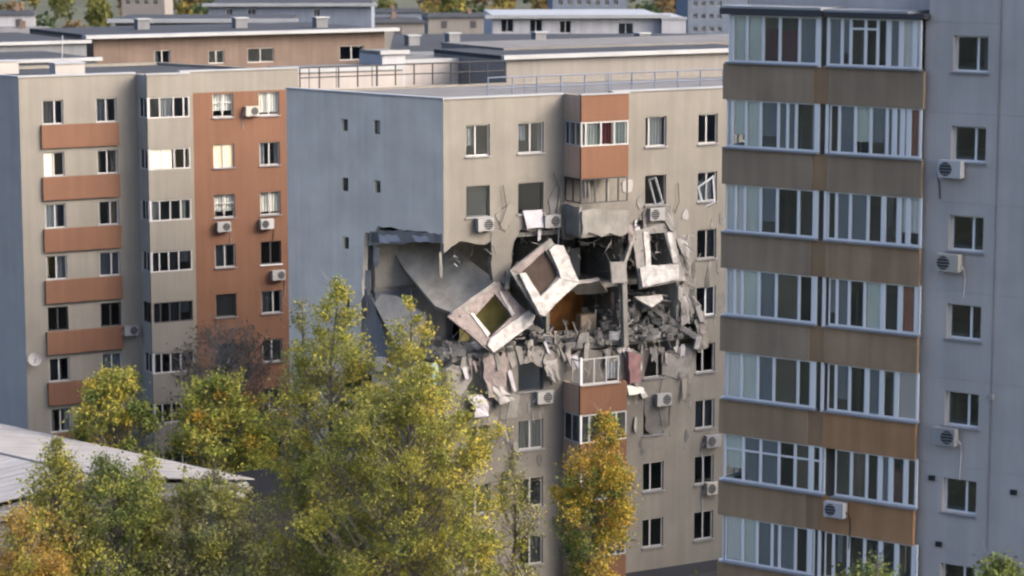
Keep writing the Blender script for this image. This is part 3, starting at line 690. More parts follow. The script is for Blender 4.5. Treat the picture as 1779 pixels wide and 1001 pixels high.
hpanel('fallen_wall_panel', 'right tilted wall panel with dark window above a white parapet',
       [(1098,402),(1168,384),(1186,488),(1112,502)], [(1125,407),(1154,404),(1169,458),(1131,463)], .45, .18, 'conc_l',
       [('parapet_strip', [(1109,466),(1124,461),(1176,460),(1176,486),(1114,499)], 'plaster', .16), ('reveal_strip', [(1117,402),(1126,404),(1130,460),(1121,462)], 'plaster', .06), ('reveal_strip', [(1158,404),(1166,404),(1176,456),(1168,456)], 'plaster', .06)], (-.2,-.2,.2,.25))
# other wreckage
def bar(name, label, p, q, w_, h_, m, cat='beam', grp=None):
    p, q = Vector(p), Vector(q); t = (q-p).normalized(); s = t.cross(Vector((0,0,1))).normalized(); u_ = s.cross(t)
    P_ = [p - s*w_ - u_*h_, p + s*w_ - u_*h_, p + s*w_ + u_*h_, p - s*w_ + u_*h_]; Q_ = [a + (q-p) for a in P_]
    return tag(mk(name, MB().hexa(P_+Q_), M[m]), label, cat, grp)
bar('fallen_beam', 'long pale beam lying diagonally in the right of the hole', F2.at(1134,535,-.6), F2.at(1216,590,.5), .12, .12, 'conc_l')
bar('fallen_beam', 'short bent pale beam end below the long diagonal beam', F2.at(1214,585,.5), F2.at(1209,606,.45), .1, .12, 'plaster')
piece('concrete_plate', 'pointed pale concrete plate under the right tilted panel', [F2.at(1102,516,.1), F2.at(1150,512,-.1), F2.at(1152,521,.2), F2.at(1132,534,.4)], .12, 'plaster', 'concrete plate')
piece('concrete_plate', 'square grey plate standing beside the gap of the missing bay', [F2.at(1060,456,.9), F2.at(1088,455,.9), F2.at(1090,490,.9), F2.at(1063,492,.9)], .15, 'conc_l', 'concrete plate', rag=.04)
bar('leaning_post', 'grey post upright at the right of the missing bay', F2.at(1083,492,.6), F2.at(1086,602,.6), .13, .13, 'conc', 'post')
bar('leaning_post', 'thin crooked grey post left of the right tilted panel', F2.at(1100,410,.3), F2.at(1085,455,.5), .07, .1, 'conc_l', 'post')
piece('concrete_plate', 'ragged floor edge jutting from the missing bay', [F2.at(985,496,.2), F2.at(1042,488,.1), F2.at(1056,508,-.6), F2.at(1000,512,-.6)], .2, 'conc_l', 'concrete plate', rag=.07)
piece('door_leaf', 'reddish brown door leaf standing in the orange room', [F2.at(1062,508,-1.2), F2.at(1076,508,-1.2), F2.at(1076,585,-1.2), F2.at(1062,585,-1.2)], .06, 'tile', 'door leaf')
piece('hanging_cloth', 'white cloth hanging below the second-row window under the rubble', [F2.at(908,366,.12), F2.at(942,364,.12), F2.at(946,395,.3), F2.at(916,398,.3)], .05, 'insul', 'cloth', rag=.03)
# shattered bits, each big enough to see
rk = random.Random(21)
def chunk(c, s):
    b = MB(); n = 8; pts = []
    for i in range(8):
        pts.append(c + Vector(((1 if i in (1,2,5,6) else -1)*s*rk.uniform(.35,1), (1 if i in (2,3,6,7) else -1)*s*rk.uniform(.35,1), (1 if i > 3 else -1)*s*rk.uniform(.3,.8))))
    return b.hexa(pts)
heap = MB()
for i in range(1000):
    u = rk.uniform(-.2, 14.2); o = -rk.random()**1.5*3.4 + .15
    if u < 5.4 and i % 3: continue
    z = FL[3] + .05 + rk.random()**2*max(.05, (.75 if u > 9 else .4)*(1+1.6*math.sin(u*1.9+.7)*math.sin(u*.8)))
    c = chunk(F2.P(u, z, o), rk.uniform(.04, .2) if i > 200 else rk.uniform(.1, .3)); b_ = len(heap.v); heap.v += c.v; heap.f += [tuple(b_+i for i in f) for f in c.f]
for i in range(260):
    u = rk.uniform(10.4, 13.6); o = -rk.uniform(.3, 3)
    c = chunk(F2.P(u, FL[3]+rk.random()*2.2*(1 - abs(u-12)/2.2*.5), o), rk.uniform(.05, .3)); b_ = len(heap.v); heap.v += c.v; heap.f += [tuple(b_+i for i in f) for f in c.f]
tag(mk('rubble', heap, M['conc'], kind='stuff'), 'grey rubble heaped along the floor of the hole', 'rubble')
for i in range(26):
    u = rk.uniform(.3, 14); o = rk.uniform(-.9, .2); z = FL[3] + rk.uniform(.05, .5 if u < 10 else 1.2)
    tag(mk('concrete_lump', chunk(F2.P(u, z, o), rk.uniform(.18, .38)), M[rk.choice(['conc_l', 'conc', 'plaster', 'conc_d'])]), 'broken concrete lump lying at the lower edge of the hole', 'concrete lump', 'concrete lumps at the edge of the hole')
for i in range(16):                                # splintered battens in the wreck
    u = rk.uniform(5.5, 13.5); z = FL[3] + rk.uniform(.1, .5); L = rk.uniform(.6, 1.5); a = rk.uniform(.2, 2.6)
    p = F2.P(u, z, rk.uniform(-1, .3)); q = p + Vector((math.cos(a)*L*.8, rk.uniform(-.4,.3), abs(math.sin(a))*L*.7))
    bar('splintered_batten', 'splintered thin batten sticking out of the rubble', p, q, .025, .035, rk.choice(['plaster', 'conc_l', 'cur_t']), 'batten', 'battens sticking out of the rubble')
spl = MB()
for i in range(420):
    u = rk.choice([rk.uniform(.0, 14.3), rk.uniform(9.6, 14.3)]); z = rk.choice([FL[3]+rk.random()**2*1.6, rk.uniform(FL[3], 19.2) if u > 9.6 else FL[3]+rk.random()*.8, 19.2-rk.random()**2*.9]); o = rk.uniform(-1.6, .35)
    p = F2.P(u, z, o); d_ = Vector((rk.gauss(0,.6), rk.gauss(0,.4), rk.gauss(-.1,.7))); L = rk.uniform(.15, .75); q = p + d_.normalized()*L; wv = Vector((rk.gauss(0,1), rk.gauss(0,1), rk.gauss(0,1))).normalized()*rk.uniform(.015,.09)
    spl.hexa([p, p+wv, p+wv+Vector((.03,.03,.02)), p+Vector((.03,.03,.02)), q, q+wv*.4, q+wv*.4+Vector((.02,.02,.01)), q+Vector((.02,.02,.01))])
tag(mk('splinters', spl, M['conc_l'], kind='stuff'), 'jagged splinters of concrete and wood strewn through the hole', 'splinters')
# scars and peeled insulation on the front wall
scar([(832,622),(862,612),(885,622),(880,660),(872,700),(850,705),(838,680)], 'pinkplaster', 0, .06, seed=5)
scar([(880,612),(960,608),(972,640),(960,668),(942,640),(925,628),(905,632),(890,640)], 'conc_l', 0, .05, seed=6)
scar([(948,628),(968,622),(972,650),(962,664),(950,652)], 'dirtywhite', 0, .12, seed=7)
scar([(1110,380),(1125,366),(1166,372),(1160,398),(1130,398)], 'conc', 0, .04, seed=8)
scar([(1170,400),(1196,410),(1205,440),(1196,480),(1184,470),(1178,430)], 'conc_l', 0, .05, seed=9)
scar([(1150,616),(1200,606),(1206,640),(1180,660),(1150,650)], 'conc_l', 0, .05, seed=10)
scar([(1196,496),(1208,500),(1206,560),(1196,556)], 'conc_d', 0, .05, seed=12)
scar([(1092,612),(1114,616),(1112,664),(1094,668)], 'pink', 0, .45, seed=13)
scar([(1090,672),(1118,674),(1120,684),(1092,686)], 'cur_g', 0, .5, seed=14)
scar([(860,372),(885,352),(893,372),(880,400),(872,398)], 'cream', 0, .04, seed=15)
scar([(952,348),(970,318),(974,390),(960,402)], 'conc_l', 0, .05, seed=16)
scar([(1120,690),(1150,684),(1160,740),(1140,762),(1122,748)], 'conc_d', 0, .03, seed=17)
scar([(775,640),(815,632),(820,660),(800,690),(776,680)], 'conc_l', 0, .05, seed=18)
scar([(870,690),(905,680),(900,724),(868,730)], 'conc', 0, .03, seed=19)
for i in range(34):
    a = rk.uniform(0, math.tau); rr2 = rk.uniform(.9, 1.35); u = 6.5 + 7.4*math.cos(a)*rr2; z = 16.7 + 4.2*math.sin(a)*rr2
    if not (.3 < u < 16) or 6.2 < u < 9.5: continue
    if any(a_-.15 < u < b_+.15 and z0-.2 < z < zt+.2 for _, _, a_, b_, z0, zt in W2): continue
    if 14.0 < z < 19.3 and u < 13.8: continue
    s = rk.uniform(.12, .4); pp = [(u+math.cos(t)*s*rk.uniform(.5,1.2), z+math.sin(t)*s*rk.uniform(.6,1.6)) for t in [j*math.tau/7 for j in range(7)]]
    mk('plaster_scar', MB().holed(F2, pp, [], -.01, .012+rk.random()*.03), M[rk.choice(['conc', 'conc_l', 'dirtywhite', 'conc_d'])], b2)
nr_low = [q for q in nr if q[1] < 15 or q[0] > 9.6]
for i in range(110):                               # ragged strips of render and insulation hanging round the hole
    (u, z) = rk.choice(nr_low if i < 66 else nr) if i < 80 else (rk.choice([rk.uniform(2.6, 5.8), rk.uniform(9.6, 14.2)]), rk.uniform(9.5, 13.6))
    if i >= 80 and any(a_-.1 < u < b_+.1 and z0-1.2 < z < zt+.2 for _, _, a_, b_, z0, zt in W2): continue
    u += rk.uniform(-.3, .3); z += rk.uniform(-.1, .35); wd_ = rk.uniform(.08, .38); ln = rk.uniform(.25, 1.15); o_ = rk.uniform(.02, .4)*ln; sk = rk.uniform(-.3, .3)*ln
    top_ = [(u-wd_/2, z), (u, z+rk.uniform(0,.12)), (u+wd_/2, z+rk.uniform(-.05,.05))]; bot = [(u+wd_*rk.uniform(.2,.6)+sk, z-ln*rk.uniform(.6,1)), (u+sk*.8+wd_*rk.uniform(-.1,.1), z-ln*rk.uniform(.75,1.1)), (u-wd_*rk.uniform(.2,.6)+sk, z-ln*rk.uniform(.5,1))]
    mk('torn_render', MB().slab([F2.P(a_, b_, .03) for a_, b_ in top_] + [F2.P(a_, b_, .03+o_) for a_, b_ in bot], rk.uniform(.03, .09)), M[rk.choice(['conc_l', 'conc', 'dirtywhite', 'insul', 'pinkplaster', 'cream', 'conc', 'conc_d'])], b2)
for i in range(60):                                # bent reinforcement bars
    (u, z) = rk.choice(nr); p = F2.P(u, z, rk.uniform(-.25, -.05)); d_ = Vector((rk.uniform(-.7,.7), rk.uniform(-.8,.1), rk.uniform(-.7,.3)))
    L = rk.uniform(.3, .9); mk('bent_rebar', MB().tube([p, p+d_*L*.5, p+d_*L*.8+Vector((rk.uniform(-.2,.2), 0, -.3*L))], .018, 3), M['cable'], b2)
for i in range(90):                                # blast pits lower down and beside the right-hand windows
    u, z = rk.choice([(rk.uniform(2.5, 6.2), rk.uniform(7.5, 13.4)), (rk.uniform(9.7, 14.2), rk.uniform(8, 13.6)), (rk.uniform(13.2, 16.2), rk.uniform(11, 20))])
    if any(a_-.12 < u < b_+.12 and z0-.2 < z < zt+.15 for _, _, a_, b_, z0, zt in W2): continue
    sx, sz = rk.uniform(.05, .22), rk.uniform(.08, .5); pp = [(u+math.cos(t)*sx*rk.uniform(.4,1.3), z+math.sin(t)*sz*rk.uniform(.5,1.3)) for t in [j*math.tau/8 for j in range(8)]]
    mk('plaster_scar', MB().holed(F2, pp, [], -.01, .006+rk.random()*.02), M[rk.choice(['conc', 'conc_l', 'conc_d', 'conc'])], b2)
for i, (px, py, ln, m) in enumerate(((655,430,1.0,'conc'), (640,470,1.2,'conc'), (634,520,1.0,'conc_d')  )):
    p = FG.at(px, py, .0); w_ = Vector((DL.x, DL.y, 0))*.16
    mk('torn_render', MB().slab([p+w_, p-w_, p-w_*.7+Vector((.05,-.15,-ln*.7)), p+Vector((0,-.2,-ln)), p+w_*.8+Vector((-.05,-.15,-ln*.6))], .06), M[m], b2)
# furniture left in the opened rooms
def cabinet(label, u, o, zf, w_, h_, d_, m, cat):
    t = thing('wardrobe' if cat == 'wardrobe' else 'cabinet', label, cat, F2.P(u, zf, o))
    mk('body', MB().fbox(F2, u, u+w_, zf, zf+h_, o-d_, o), M[m], t)
    for k in range(2): mk('door', MB().fbox(F2, u+.03+k*w_/2, u+w_/2-.03+k*w_/2, zf+.05, zf+h_-.05, o+.002, o+.03), M[m], t)
cabinet('dark brown wardrobe against the wall of the opened room left of the orange room', 6.5, -3.6, FL[3], 1.3, 1.9, .6, 'brownboard', 'wardrobe')
cabinet('tan cabinet half buried in rubble in the orange room', 8.9, -2.2, FL[3], .9, 1.1, .5, 'cur_t', 'cabinet')
cabinet('pale cabinet standing in the upper opened room of the missing bay', 8.2, -2.8, FL[2], 1.0, 1.5, .5, 'greywall', 'cabinet')
def sheet(label, pts, m, seed):
    r_ = random.Random(seed); q = [F2.at(x, y, o) for x, y, o in pts]; n = 4; mb = MB(); cols = 3
    for i in range(n+1):
        for j in range(cols+1):
            a = q[0].lerp(q[1], j/cols); b = q[3].lerp(q[2], j/cols); p = a.lerp(b, i/n)
            mb.v.append(tuple(p + Vector((r_.uniform(-.09,.09), r_.uniform(-.07,.07), r_.uniform(-.1,.1)))))
    for i in range(n):
        for j in range(cols): a = i*(cols+1)+j; mb.f.append((a, a+1, a+cols+2, a+cols+1))
    o = mk('peeled_insulation', mb, M[m]); md = o.modifiers.new('thick', 'SOLIDIFY'); md.thickness = .05
    tag(o, label, 'insulation sheet', 'torn insulation sheets'); return o
sheet('long crumpled insulation sheet hanging left of the broken lower window', [(836,615,.1), (880,612,.1), (876,700,.35), (846,690,.4)], 'pinkplaster', 1)
sheet('white crumpled insulation scrap at the foot of the long sheet', [(852,672,.3), (872,670,.3), (896,698,.4), (868,704,.4)], 'dirtywhite', 2)
sheet('grey peeled sheet right of the broken lower window', [(944,630,.1), (966,632,.1), (962,668,.5), (948,655,.45)], 'conc_l', 3)
sheet('pale lavender sheet dangling below the hole beside the tree', [(812,684,.2), (842,690,.2), (850,722,.4), (826,724,.5)], 'insul', 4)
sheet('curled render strip hanging at the right edge of the hole', [(1178,500,.1), (1196,498,.1), (1200,560,.35), (1186,566,.4)], 'conc_l', 5)
sheet('torn strip flapping beside the second-row window under the bay', [(1150,360,.1), (1166,356,.1), (1176,398,.4), (1162,404,.4)], 'conc', 7)
sheet('torn cream sheet at the lower right rim', [(1204,560,.2), (1222,552,.2), (1228,602,.4), (1212,606,.45)], 'cream', 10)
for i, (pp, r0) in enumerate(([[(874,322),(880,360),(872,384),(866,392)], [(962,300),(972,330),(966,372),(958,398)], [(1178,318),(1180,350),(1172,372)], [(1100,506),(1108,540),(1100,600)], [(1160,500),(1164,540),(1158,590)], [(1150,660),(1142,700),(1150,742)], [(886,690),(878,730),(890,790)], [(1182,480),(1186,520),(1176,560)]][k], k) for k in range(8)):
    m_ = MB().tube([F2.at(x, y, .12+.05*(j % 2)) for j, (x, y) in enumerate(pp)], .022, 4)
    tag(mk('loose_cable', m_, M['cable']), ['loose cable beside the shuttered second-row window', 'loose cable left of the orange bay above the hole', 'loose cable right of the casement swung open', 'cable hanging in the gap beside the grey post', 'cable hanging behind the long diagonal beam', 'cable hanging by the air conditioner right of the orange bay', 'long cable hanging below the air conditioner left of the orange bay', 'cable at the right edge of the hole under the tilted panel'][i], 'cable', 'cables dangling on the damaged wall')
ty = thing('turquoise_locker', 'pale turquoise cabinet standing among the wreckage beside the tree tips', 'cabinet', F2.at(752,672,.3))
mk('body', MB().fbox(F2, *sorted((F2.uv(746,640,.3)[0], F2.uv(761,640,.3)[0])), F2.uv(752,668,.3)[1], F2.uv(752,634,.3)[1], -.1, .3), M['cyan'], ty)
mk('door', MB().fbox(F2, F2.uv(748,640,.3)[0], F2.uv(759,640,.3)[0], F2.uv(752,666,.3)[1], F2.uv(752,636,.3)[1], .302, .33), M['cyan'], ty)
for (px, py, lab, fl) in ((842, 390, 'air conditioner under the shuttered second-row window', True), (958, 384, 'air conditioner hanging by the dark second-row window', True),
        (945, 690, 'air conditioner below the broken window left of the orange bay', True), (1152, 694, 'air conditioner right of the orange bay', True),
        (1140, 372, 'air conditioner over the right tilted panel', False), (1238, 848, 'air conditioner low on the cream wall beside the brown balconies', False), (1238, 766, 'air conditioner under the sixth-row window next to the brown balconies', False)):
    u, z = F2.uv(px, py, .25); ac(F2, u, z, .04, lab, flip=fl, wd=.85, hg=.6)
# dark canopy at the foot of the cream wall
cn = thing('entrance_canopy', 'dark ground-floor canopy along the foot of the cream wall', 'canopy', F2.P(10, 0, .3))
mk('canopy_roof', MB().fbox(F2, 9.6, 18.8, 2.25, 2.4, .002, 2.0), M['roof'], cn); mk('fascia', MB().fbox(F2, 9.6, 18.8, 2.1, 2.42, 2.002, 2.06), M['darkframe'], cn)
for u in (10, 14.2, 18.4): mk('post', MB().fbox(F2, u-.06, u+.06, 0, 2.248, 1.8, 1.92), M['darkframe'], cn)

# ================================================================== right block with brown balconies
A3 = at(1605, 120, 80.5); D3 = dirn(-54); F3 = Frame((A3.x, A3.y), D3, facing(D3))
b3 = thing('apartment_block', 'blue-grey apartment block with brown glazed balconies, on the right', 'apartment block', F3.P(0, 0))
Z3 = 33.4; UL = 7.38; S3 = 2.83; OW = -.3; OBK = -1.45
BT = [30.06 - S3*k for k in range(-1, 11)]         # tops of the brown bands
# side wall panels, one storey each, with a window hole in the first column
for k in range(-2, 11):
    z1 = 31.55 - S3*k; z0 = max(z1 - S3, 0)
    if z1 <= .3: break
    z1_ = min(z1, Z3)
    wt, wb = 31.15 - S3*k, 31.15 - S3*k - 1.13
    hl = [hole(-2.05, -.86, wb, wt)] if (0 <= k and wb > z0+.1) else []
    mk('wall_panel', MB().holed(F3, [(-2.46,z0+.003),(-.001,z0+.003),(-.001,z1_-.003),(-2.46,z1_-.003)], hl, OW-.35, OW), M['b3wall'], b3)
    mk('wall_panel', MB().fbox(F3, -9.0, -2.468, z0+.003, z1_-.003, OW-.35, OW+.006), M['b3wall'], b3)
    if hl:
        c = {0: [(0, .25, 'cur_w')], 1: None, 2: [(.0, .2, 'cur_w'), (.25, .5, 'cur_d')], 3: [(.08, .5, 'terra')], 4: [(.72, 1, 'cur_t')]}.get(k)
        window(b3, F3, -2.05, -.86, wb, wt, frame='white', off=OW, rec=.24, mull=(.36,), cur=c, gl='glassd', fw=.06)
mk('inner_wall', MB().fbox(F3, -8.9, .0, 0, Z3-.1, OW-3.6, OW-3.4), M['inside'], b3)
for k in range(12): mk('floor_slab', MB().fbox(F3, -8.9, -.05, max(.02, 33.0 - S3*k - .2), max(.2, 33.0 - S3*k), OW-3.4, OW-.36), M['inside'], b3)
mk('panel_joint_core', MB().fbox(F3, -8.9, -2.2, 0, Z3-.2, OW-.5, OW-.352), M['b3wall'], b3)
# wall behind the balconies and the block's left end
mk('balcony_back_wall', MB().fbox(F3, .001, UL-.1, 0, Z3, OBK-.3, OBK), M['b3wall'], b3)
mk('balcony_side_wall', MB().fbox(F3, -.0009, .12, 0, 31.6, OBK, OW-.001), M['b3wall'], b3)
FE3 = Frame(F3.P(UL-.1, 0, OBK-.3)[:2], -F3.n, F3.d); mk('end_wall', MB().fbox(FE3, 0, 6.24, 0, Z3-.31, -.3, 0), M['b3wall'], b3)
r4 = [F3.P(-9, Z3, OW-.3), F3.P(UL-.1, Z3, OBK-.3), F3.P(UL-.1, Z3, -8), F3.P(-9, Z3, -8)]
mk('roof', MB().slab(r4, .3, Vector((0,0,1))), M['roof'], b3)
mk('rear_wall', MB().fbox(F3, -9, UL-.1, 0, Z3-.31, -8, -7.7), M['b3wall'], b3); mk('rear_wall', MB().fbox(F3, -9, -8.7, 0, Z3-.31, -7.69, OW-.36), M['b3wall'], b3)
# balcony doors and windows on the back wall are seen dimly through the glazing
for k in range(9):
    z = 28.75 - S3*k
    for u in (1.2, 5.2):
        mk('balcony_door', MB().fbox(F3, u, u+1.7, z+.3, z+2.35, OBK+.002, OBK+.05), M['cur_d'], b3)
        mk('door_frame', MB().fbox(F3, u+.8, u+.88, z+.3, z+2.35, OBK+.052, OBK+.08).fbox(F3, u-.06, u-.001, z+.3, z+2.35, OBK+.002, OBK+.08).fbox(F3, u+1.701, u+1.76, z+.3, z+2.35, OBK+.002, OBK+.08), M['white'], b3)
GX = [  # for each storey: mullion x positions in the photo with wide flags, and what shows in each pane
 ([1266,1271,1296,1324,1353,1387,1418], 'wggmmbd', 31.62), ([1438,1461,1476,1502,1523,1542,1564,1588,1599], 'ccdDDbww', 31.62),
 ([1258,1270,1294,1319,1350,1366,1381,1420], 'wggcbbd', None), ([1440,1456,1484,1511,1539,1552,1566,1577,1599], 'dcgccbwo', None),
 ([1258,1276,1292,1319,1348,1385,1418], 'wwgcDd', None), ([1436,1451,1475,1506,1533,1560,1576,1599], 'dccddww', None),
 ([1259,1274,1287,1316,1346,1386,1417], 'wwgbtD', None), ([1438,1452,1473,1500,1532,1562,1591,1597], 'ccDgdow', None),
 ([1260,1286,1314,1342,1384,1415], 'wgctd', None), ([1436,1450,1474,1504,1530,1556,1594], 'dcDcdp', None),
 ([1257,1289,1319,1351,1379,1405,1431], 'gccDtd', None), ([1449,1477,1504,1527,1546,1572,1592], 'dtDbmd', None),
 ([1258,1288,1313,1339,1352,1380,1413], 'wgcbcD', None), ([1431,1446,1472,1500,1528,1556,1586,1592], 'ddDDDdw', None),
 ([1258,1290,1320,1350,1380,1412], 'wgcdd', None), ([1432,1446,1472,1500,1528,1556,1590], 'dDDdDd', None),
]
CM = dict(w='cur_w', g='cur_g', c='cur_b', b='cur_b', m='maroon', t='cur_t', p='panel', o='terra')
ymid = [68, 222, 370, 522, 668, 812, 950, 1090]
r3 = random.Random(4)
for i, (xs, cont, top) in enumerate(GX):
    k = i//2; right = i % 2; zb = 30.06 - S3*k
    zt = top or (28.83 - S3*(k-1))
    us = [F3.uv(x, ymid[k], 0)[0] for x in xs]      # descending in u
    if not right: us[0] = min(us[0], UL-.12)
    mb = MB(); o0, o1 = -.13, -.07; f = .05
    ua, ub = us[-1], us[0]
    mb.fbox(F3, ua, ub, zb+.01, zb+.075, o0, o1); mb.fbox(F3, ua, ub, zt-.06, zt-.004, o0, o1)
    wide = []
    for j, u in enumerate(us):
        hw = .085 if (right and j >= len(us)-4) else .048
        if j == 0: hw = .04
        a = max(ua, u-hw); b = min(ub, u+hw); mb.fbox(F3, a, b, zb+.076, zt-.061, o0, o1); wide.append((a, b))
    trz = zb + (zt-zb)*.68 if i == 10 else None
    if i == 1: mb.fbox(F3, us[4], us[2], zb+(zt-zb)*.76, zb+(zt-zb)*.8, o0-.002, o1+.002)
    if trz: mb.fbox(F3, ua+.05, ub-.05, trz-.03, trz+.03, o0+.002, o1-.002)
    g = mk('balcony_glazing', mb, M['white'], b3)
    for j in range(len(us)-1):
        a, b = wide[j+1][1], wide[j][0]
        if b - a < .03: continue
        c = cont[j] if j < len(cont) else 'd'
        mk('pane', MB().fbox(F3, a, b, zb+.076, zt-.061, -.105, -.098), M['glassd' if c == 'D' else 'glassl' if c in 'wgpo' else 'glass'], g)
        if c == 'p': mk('infill_panel', MB().fbox(F3, a, b, zb+.076, zt-.061, -.17, -.14), M['panel'], g)
        elif c in 'dD' and r3.random() < .6 and b-a > .25:
            cm = MB(); f0 = r3.choice([0, .55]); wavy(cm, F3, a+(b-a)*f0, a+(b-a)*(f0+r3.uniform(.25,.5)), zb+.08+r3.choice([0, 0, .5]), zt-.07, -.2, .02, .09); mk('curtain', cm, M[r3.choice(['cur_w', 'cur_b', 'cur_t', 'cur_d', 'cur_w'])], g)
            if r3.random() < .5: mk('stored_box', MB().fbox(F3, a+.05, a+(b-a)*.7, zb-.2, zb+r3.uniform(.15,.45), -.6, -.3), M[r3.choice(['cur_t', 'cur_d', 'terra', 'panel'])], g)
        elif c in CM:
            cm = MB(); lo = zb+.08 + (r3.choice([0, 0, .35]) if c in 'wgc' else 0); hi = zt-.07 - (.35 if c == 'm' else 0)
            wavy(cm, F3, a-.02, b+.02, lo, hi, -.155, .018, .09); mk('curtain', cm, M[CM[c]], g)  # pale left-end curtains are added for the daylight seen through the end glass
    mk('sill', MB().fbox(F3, ua-.05, ub+.06, zb-.045, zb+.008, -.16, .13), M['sill'], g)
    if not right:                                   # glazed left end of the balcony
        e = MB(); fe = Frame(F3.P(UL-.12, 0, -.1)[:2], -F3.n, F3.d)
        e.fbox(fe, .05, 1.33, zb+.01, zb+.075, -.05, 0).fbox(fe, .05, 1.33, zt-.06, zt-.004, -.05, 0)
        for a in (.05, .65, 1.27): e.fbox(fe, a, a+.06, zb+.076, zt-.061, -.05, 0)
        eg = mk('end_glazing', e, M['white'], b3)
        for a in (.11, .71): mk('pane', MB().fbox(fe, a, a+.54, zb+.076, zt-.061, -.03, -.02), M['glassl'], eg)
        mk('sill', MB().fbox(fe, -.02, 1.33, zb-.045, zb+.008, -.1, .12), M['white'], eg)
for k in range(0, 11):
    zt = 30.0 - S3*k; zb = zt - 1.18
    if zb < 0: break
    low = k/8
    mk('balcony_parapet', MB().fbox(F3, 3.95, UL, zb, zt, -.14, 0), M['brownm' if k >= 4 else 'brown'], b3)
    mk('balcony_parapet', MB().fbox(F3, .0, 3.40, zb-.002, zt-.002, -.14, .003), M['brown2' if k >= 4 else 'brownm' if k >= 2 else 'brown'], b3)
    mk('divider_strip', MB().fbox(F3, 3.401, 3.949, zb+.001, zt+.001, -.14, -.03), M['brown3'], b3)
    fe = Frame(F3.P(UL, 0, -.141)[:2], -F3.n, F3.d); mk('balcony_parapet', MB().fbox(fe, 0, 1.3, zb+.001, zt-.001, -.14, -.001), M['brown'], b3)
    mk('balcony_floor', MB().fbox(F3, .13, UL-.15, zb+.06, zb+.22, OBK+.001, -.142), M['conc'], b3)
    mk('divider_wall', MB().fbox(F3, 3.6, 3.72, zb+.222, zb+.06+S3, OBK+.001, -.15), M['dirtywhite'], b3)
    dp_ = mk('divider_post', MB().fbox(F3, 3.74, 3.93, zt+.002, zb+S3-.002, -.14, -.06).fbox(F3, 3.42, 3.52, zt+.002, zb+S3-.002, -.14, -.06), M['white'], b3)
    mk('pane', MB().fbox(F3, 3.521, 3.739, zt+.002, zb+S3-.002, -.11, -.10), M['glassd'], dp_)
mk('divider_post', MB().fbox(F3, 3.74, 3.93, 30.06, 31.6, -.13, -.065).fbox(F3, 3.42, 3.52, 30.06, 31.6, -.13, -.065), M['white'], b3)
# balcony roof
cap = mk('balcony_roof', MB().fbox(F3, -.05, 3.55, 31.64, 31.80, OBK+.002, .14).fbox(F3, 3.62, UL+.08, 31.64, 31.84, OBK+.002, .14), M['darkframe'], b3)
mk('roof_sheet', MB().fbox(F3, .5, 3.54, 31.802, 31.88, OBK+.002, .18), M['edge'], cap); mk('roof_sheet', MB().fbox(F3, 3.64, UL+.02, 31.842, 31.92, OBK+.002, .18), M['edge'], cap)
for (px, py, off, lab, fl) in ((1650, 294, OW, 'topmost air conditioner on the blue-grey wall', False), (1646, 457, OW, 'second air conditioner down the blue-grey wall', False),
                     (1640, 759, OW, 'lowest air conditioner on the blue-grey wall', True)):
    u, z = F3.uv(px, py, off+.3); ac(F3, u, z, off, lab, flip=not fl, wd=.78, hg=.55)
u, z = F3.uv(1449, 886, .3); ac(F3, u, z, .004, 'air conditioner fixed to a brown balcony parapet', flip=True, wd=.72, hg=.5)
for (px, py) in ((1722, 690), (1762, 855), (1632, 945), (1620, 830)):
    u, z = F3.uv(px, py, OW); mk('vent_box', MB().fbox(F3, u-.1, u+.1, z-.08, z+.08, OW+.007, OW+.1), M['dirtywhite' if px == 1722 else 'acg'], b3)
mk('lightning_cable', MB().tube([F3.P(-2.47, 33, OW+.03), F3.P(-2.47, 26, OW+.03), F3.P(-2.5, 3, OW+.03)], .025, 4), M['greywall'], b3)

# ================================================================== low building with metal roof, lower left
ZL = 9.5
KC = at(421, 833, 114.5); KC = CAM + (KC-CAM)*((ZL-HC)/(KC.z-HC)); kc = Vector((KC.x, KC.y))
D1v = -D60; Lv = DL
lowb = thing('low_building', 'low building with pale ribbed metal roof in front of the left block', 'building', (kc.x, kc.y, 0))
FLw = Frame(kc, D1v, N60)
mk('wall', MB().fbox(FLw, .3, 15, 0, ZL-.55, -.3, -.0), M['cream'], lowb)
FLe = Frame(kc, Lv, -NL); mk('wall', MB().fbox(FLe, .3, 20, 0, ZL-.55, -.3, 0), M['greywall'], lowb)
def RP(a, b, h=0): q = kc + D1v*a + Lv*b; return Vector((q.x, q.y, ZL + h))
ridge = 7.0
def roofh(a): return .9*(1 - abs(a-ridge)/ridge) if a < 14.2 else 0
sheets = 30
for i in range(sheets):                            # standing-seam sheets, each its own
    b0, b1_ = 20.5*i/sheets - .4, 20.5*(i+1)/sheets - .4
    dz = rk.uniform(-.012, .012)
    for (a0, a1) in ((-.3, ridge), (ridge, 14.3)):
        h0, h1 = roofh(max(a0, 0))-.0, roofh(a1)
        mk('roof_sheet', MB().slab([RP(a0, b0+.02, h0+dz), RP(a1, b0+.02, h1+dz), RP(a1, b1_-.02, h1+dz), RP(a0, b1_-.02, h0+dz)], .05), M['metalroof'], lowb)
    mk('roof_seam', MB().tube([RP(-.3, b1_, roofh(0)+.03), RP(ridge, b1_, .93), RP(14.3, b1_, .03)], .035, 4), M['seam'], lowb)
mk('ridge_cap', MB().tube([RP(ridge, -.4, .96), RP(ridge, 20.1, .96)], .07, 6), M['seam'], lowb)
mk('fascia', MB().fbox(FLw, -.1, 14.5, ZL-.3, ZL-.06, .25, .33), M['edge'], lowb)
mk('roof_deck', MB().slab([RP(-.2,-.3,-.3), RP(14.2,-.3,-.3), RP(14.2,20,-.3), RP(-.2,20,-.3)], .2, Vector((0,0,1))), M['conc'], lowb)
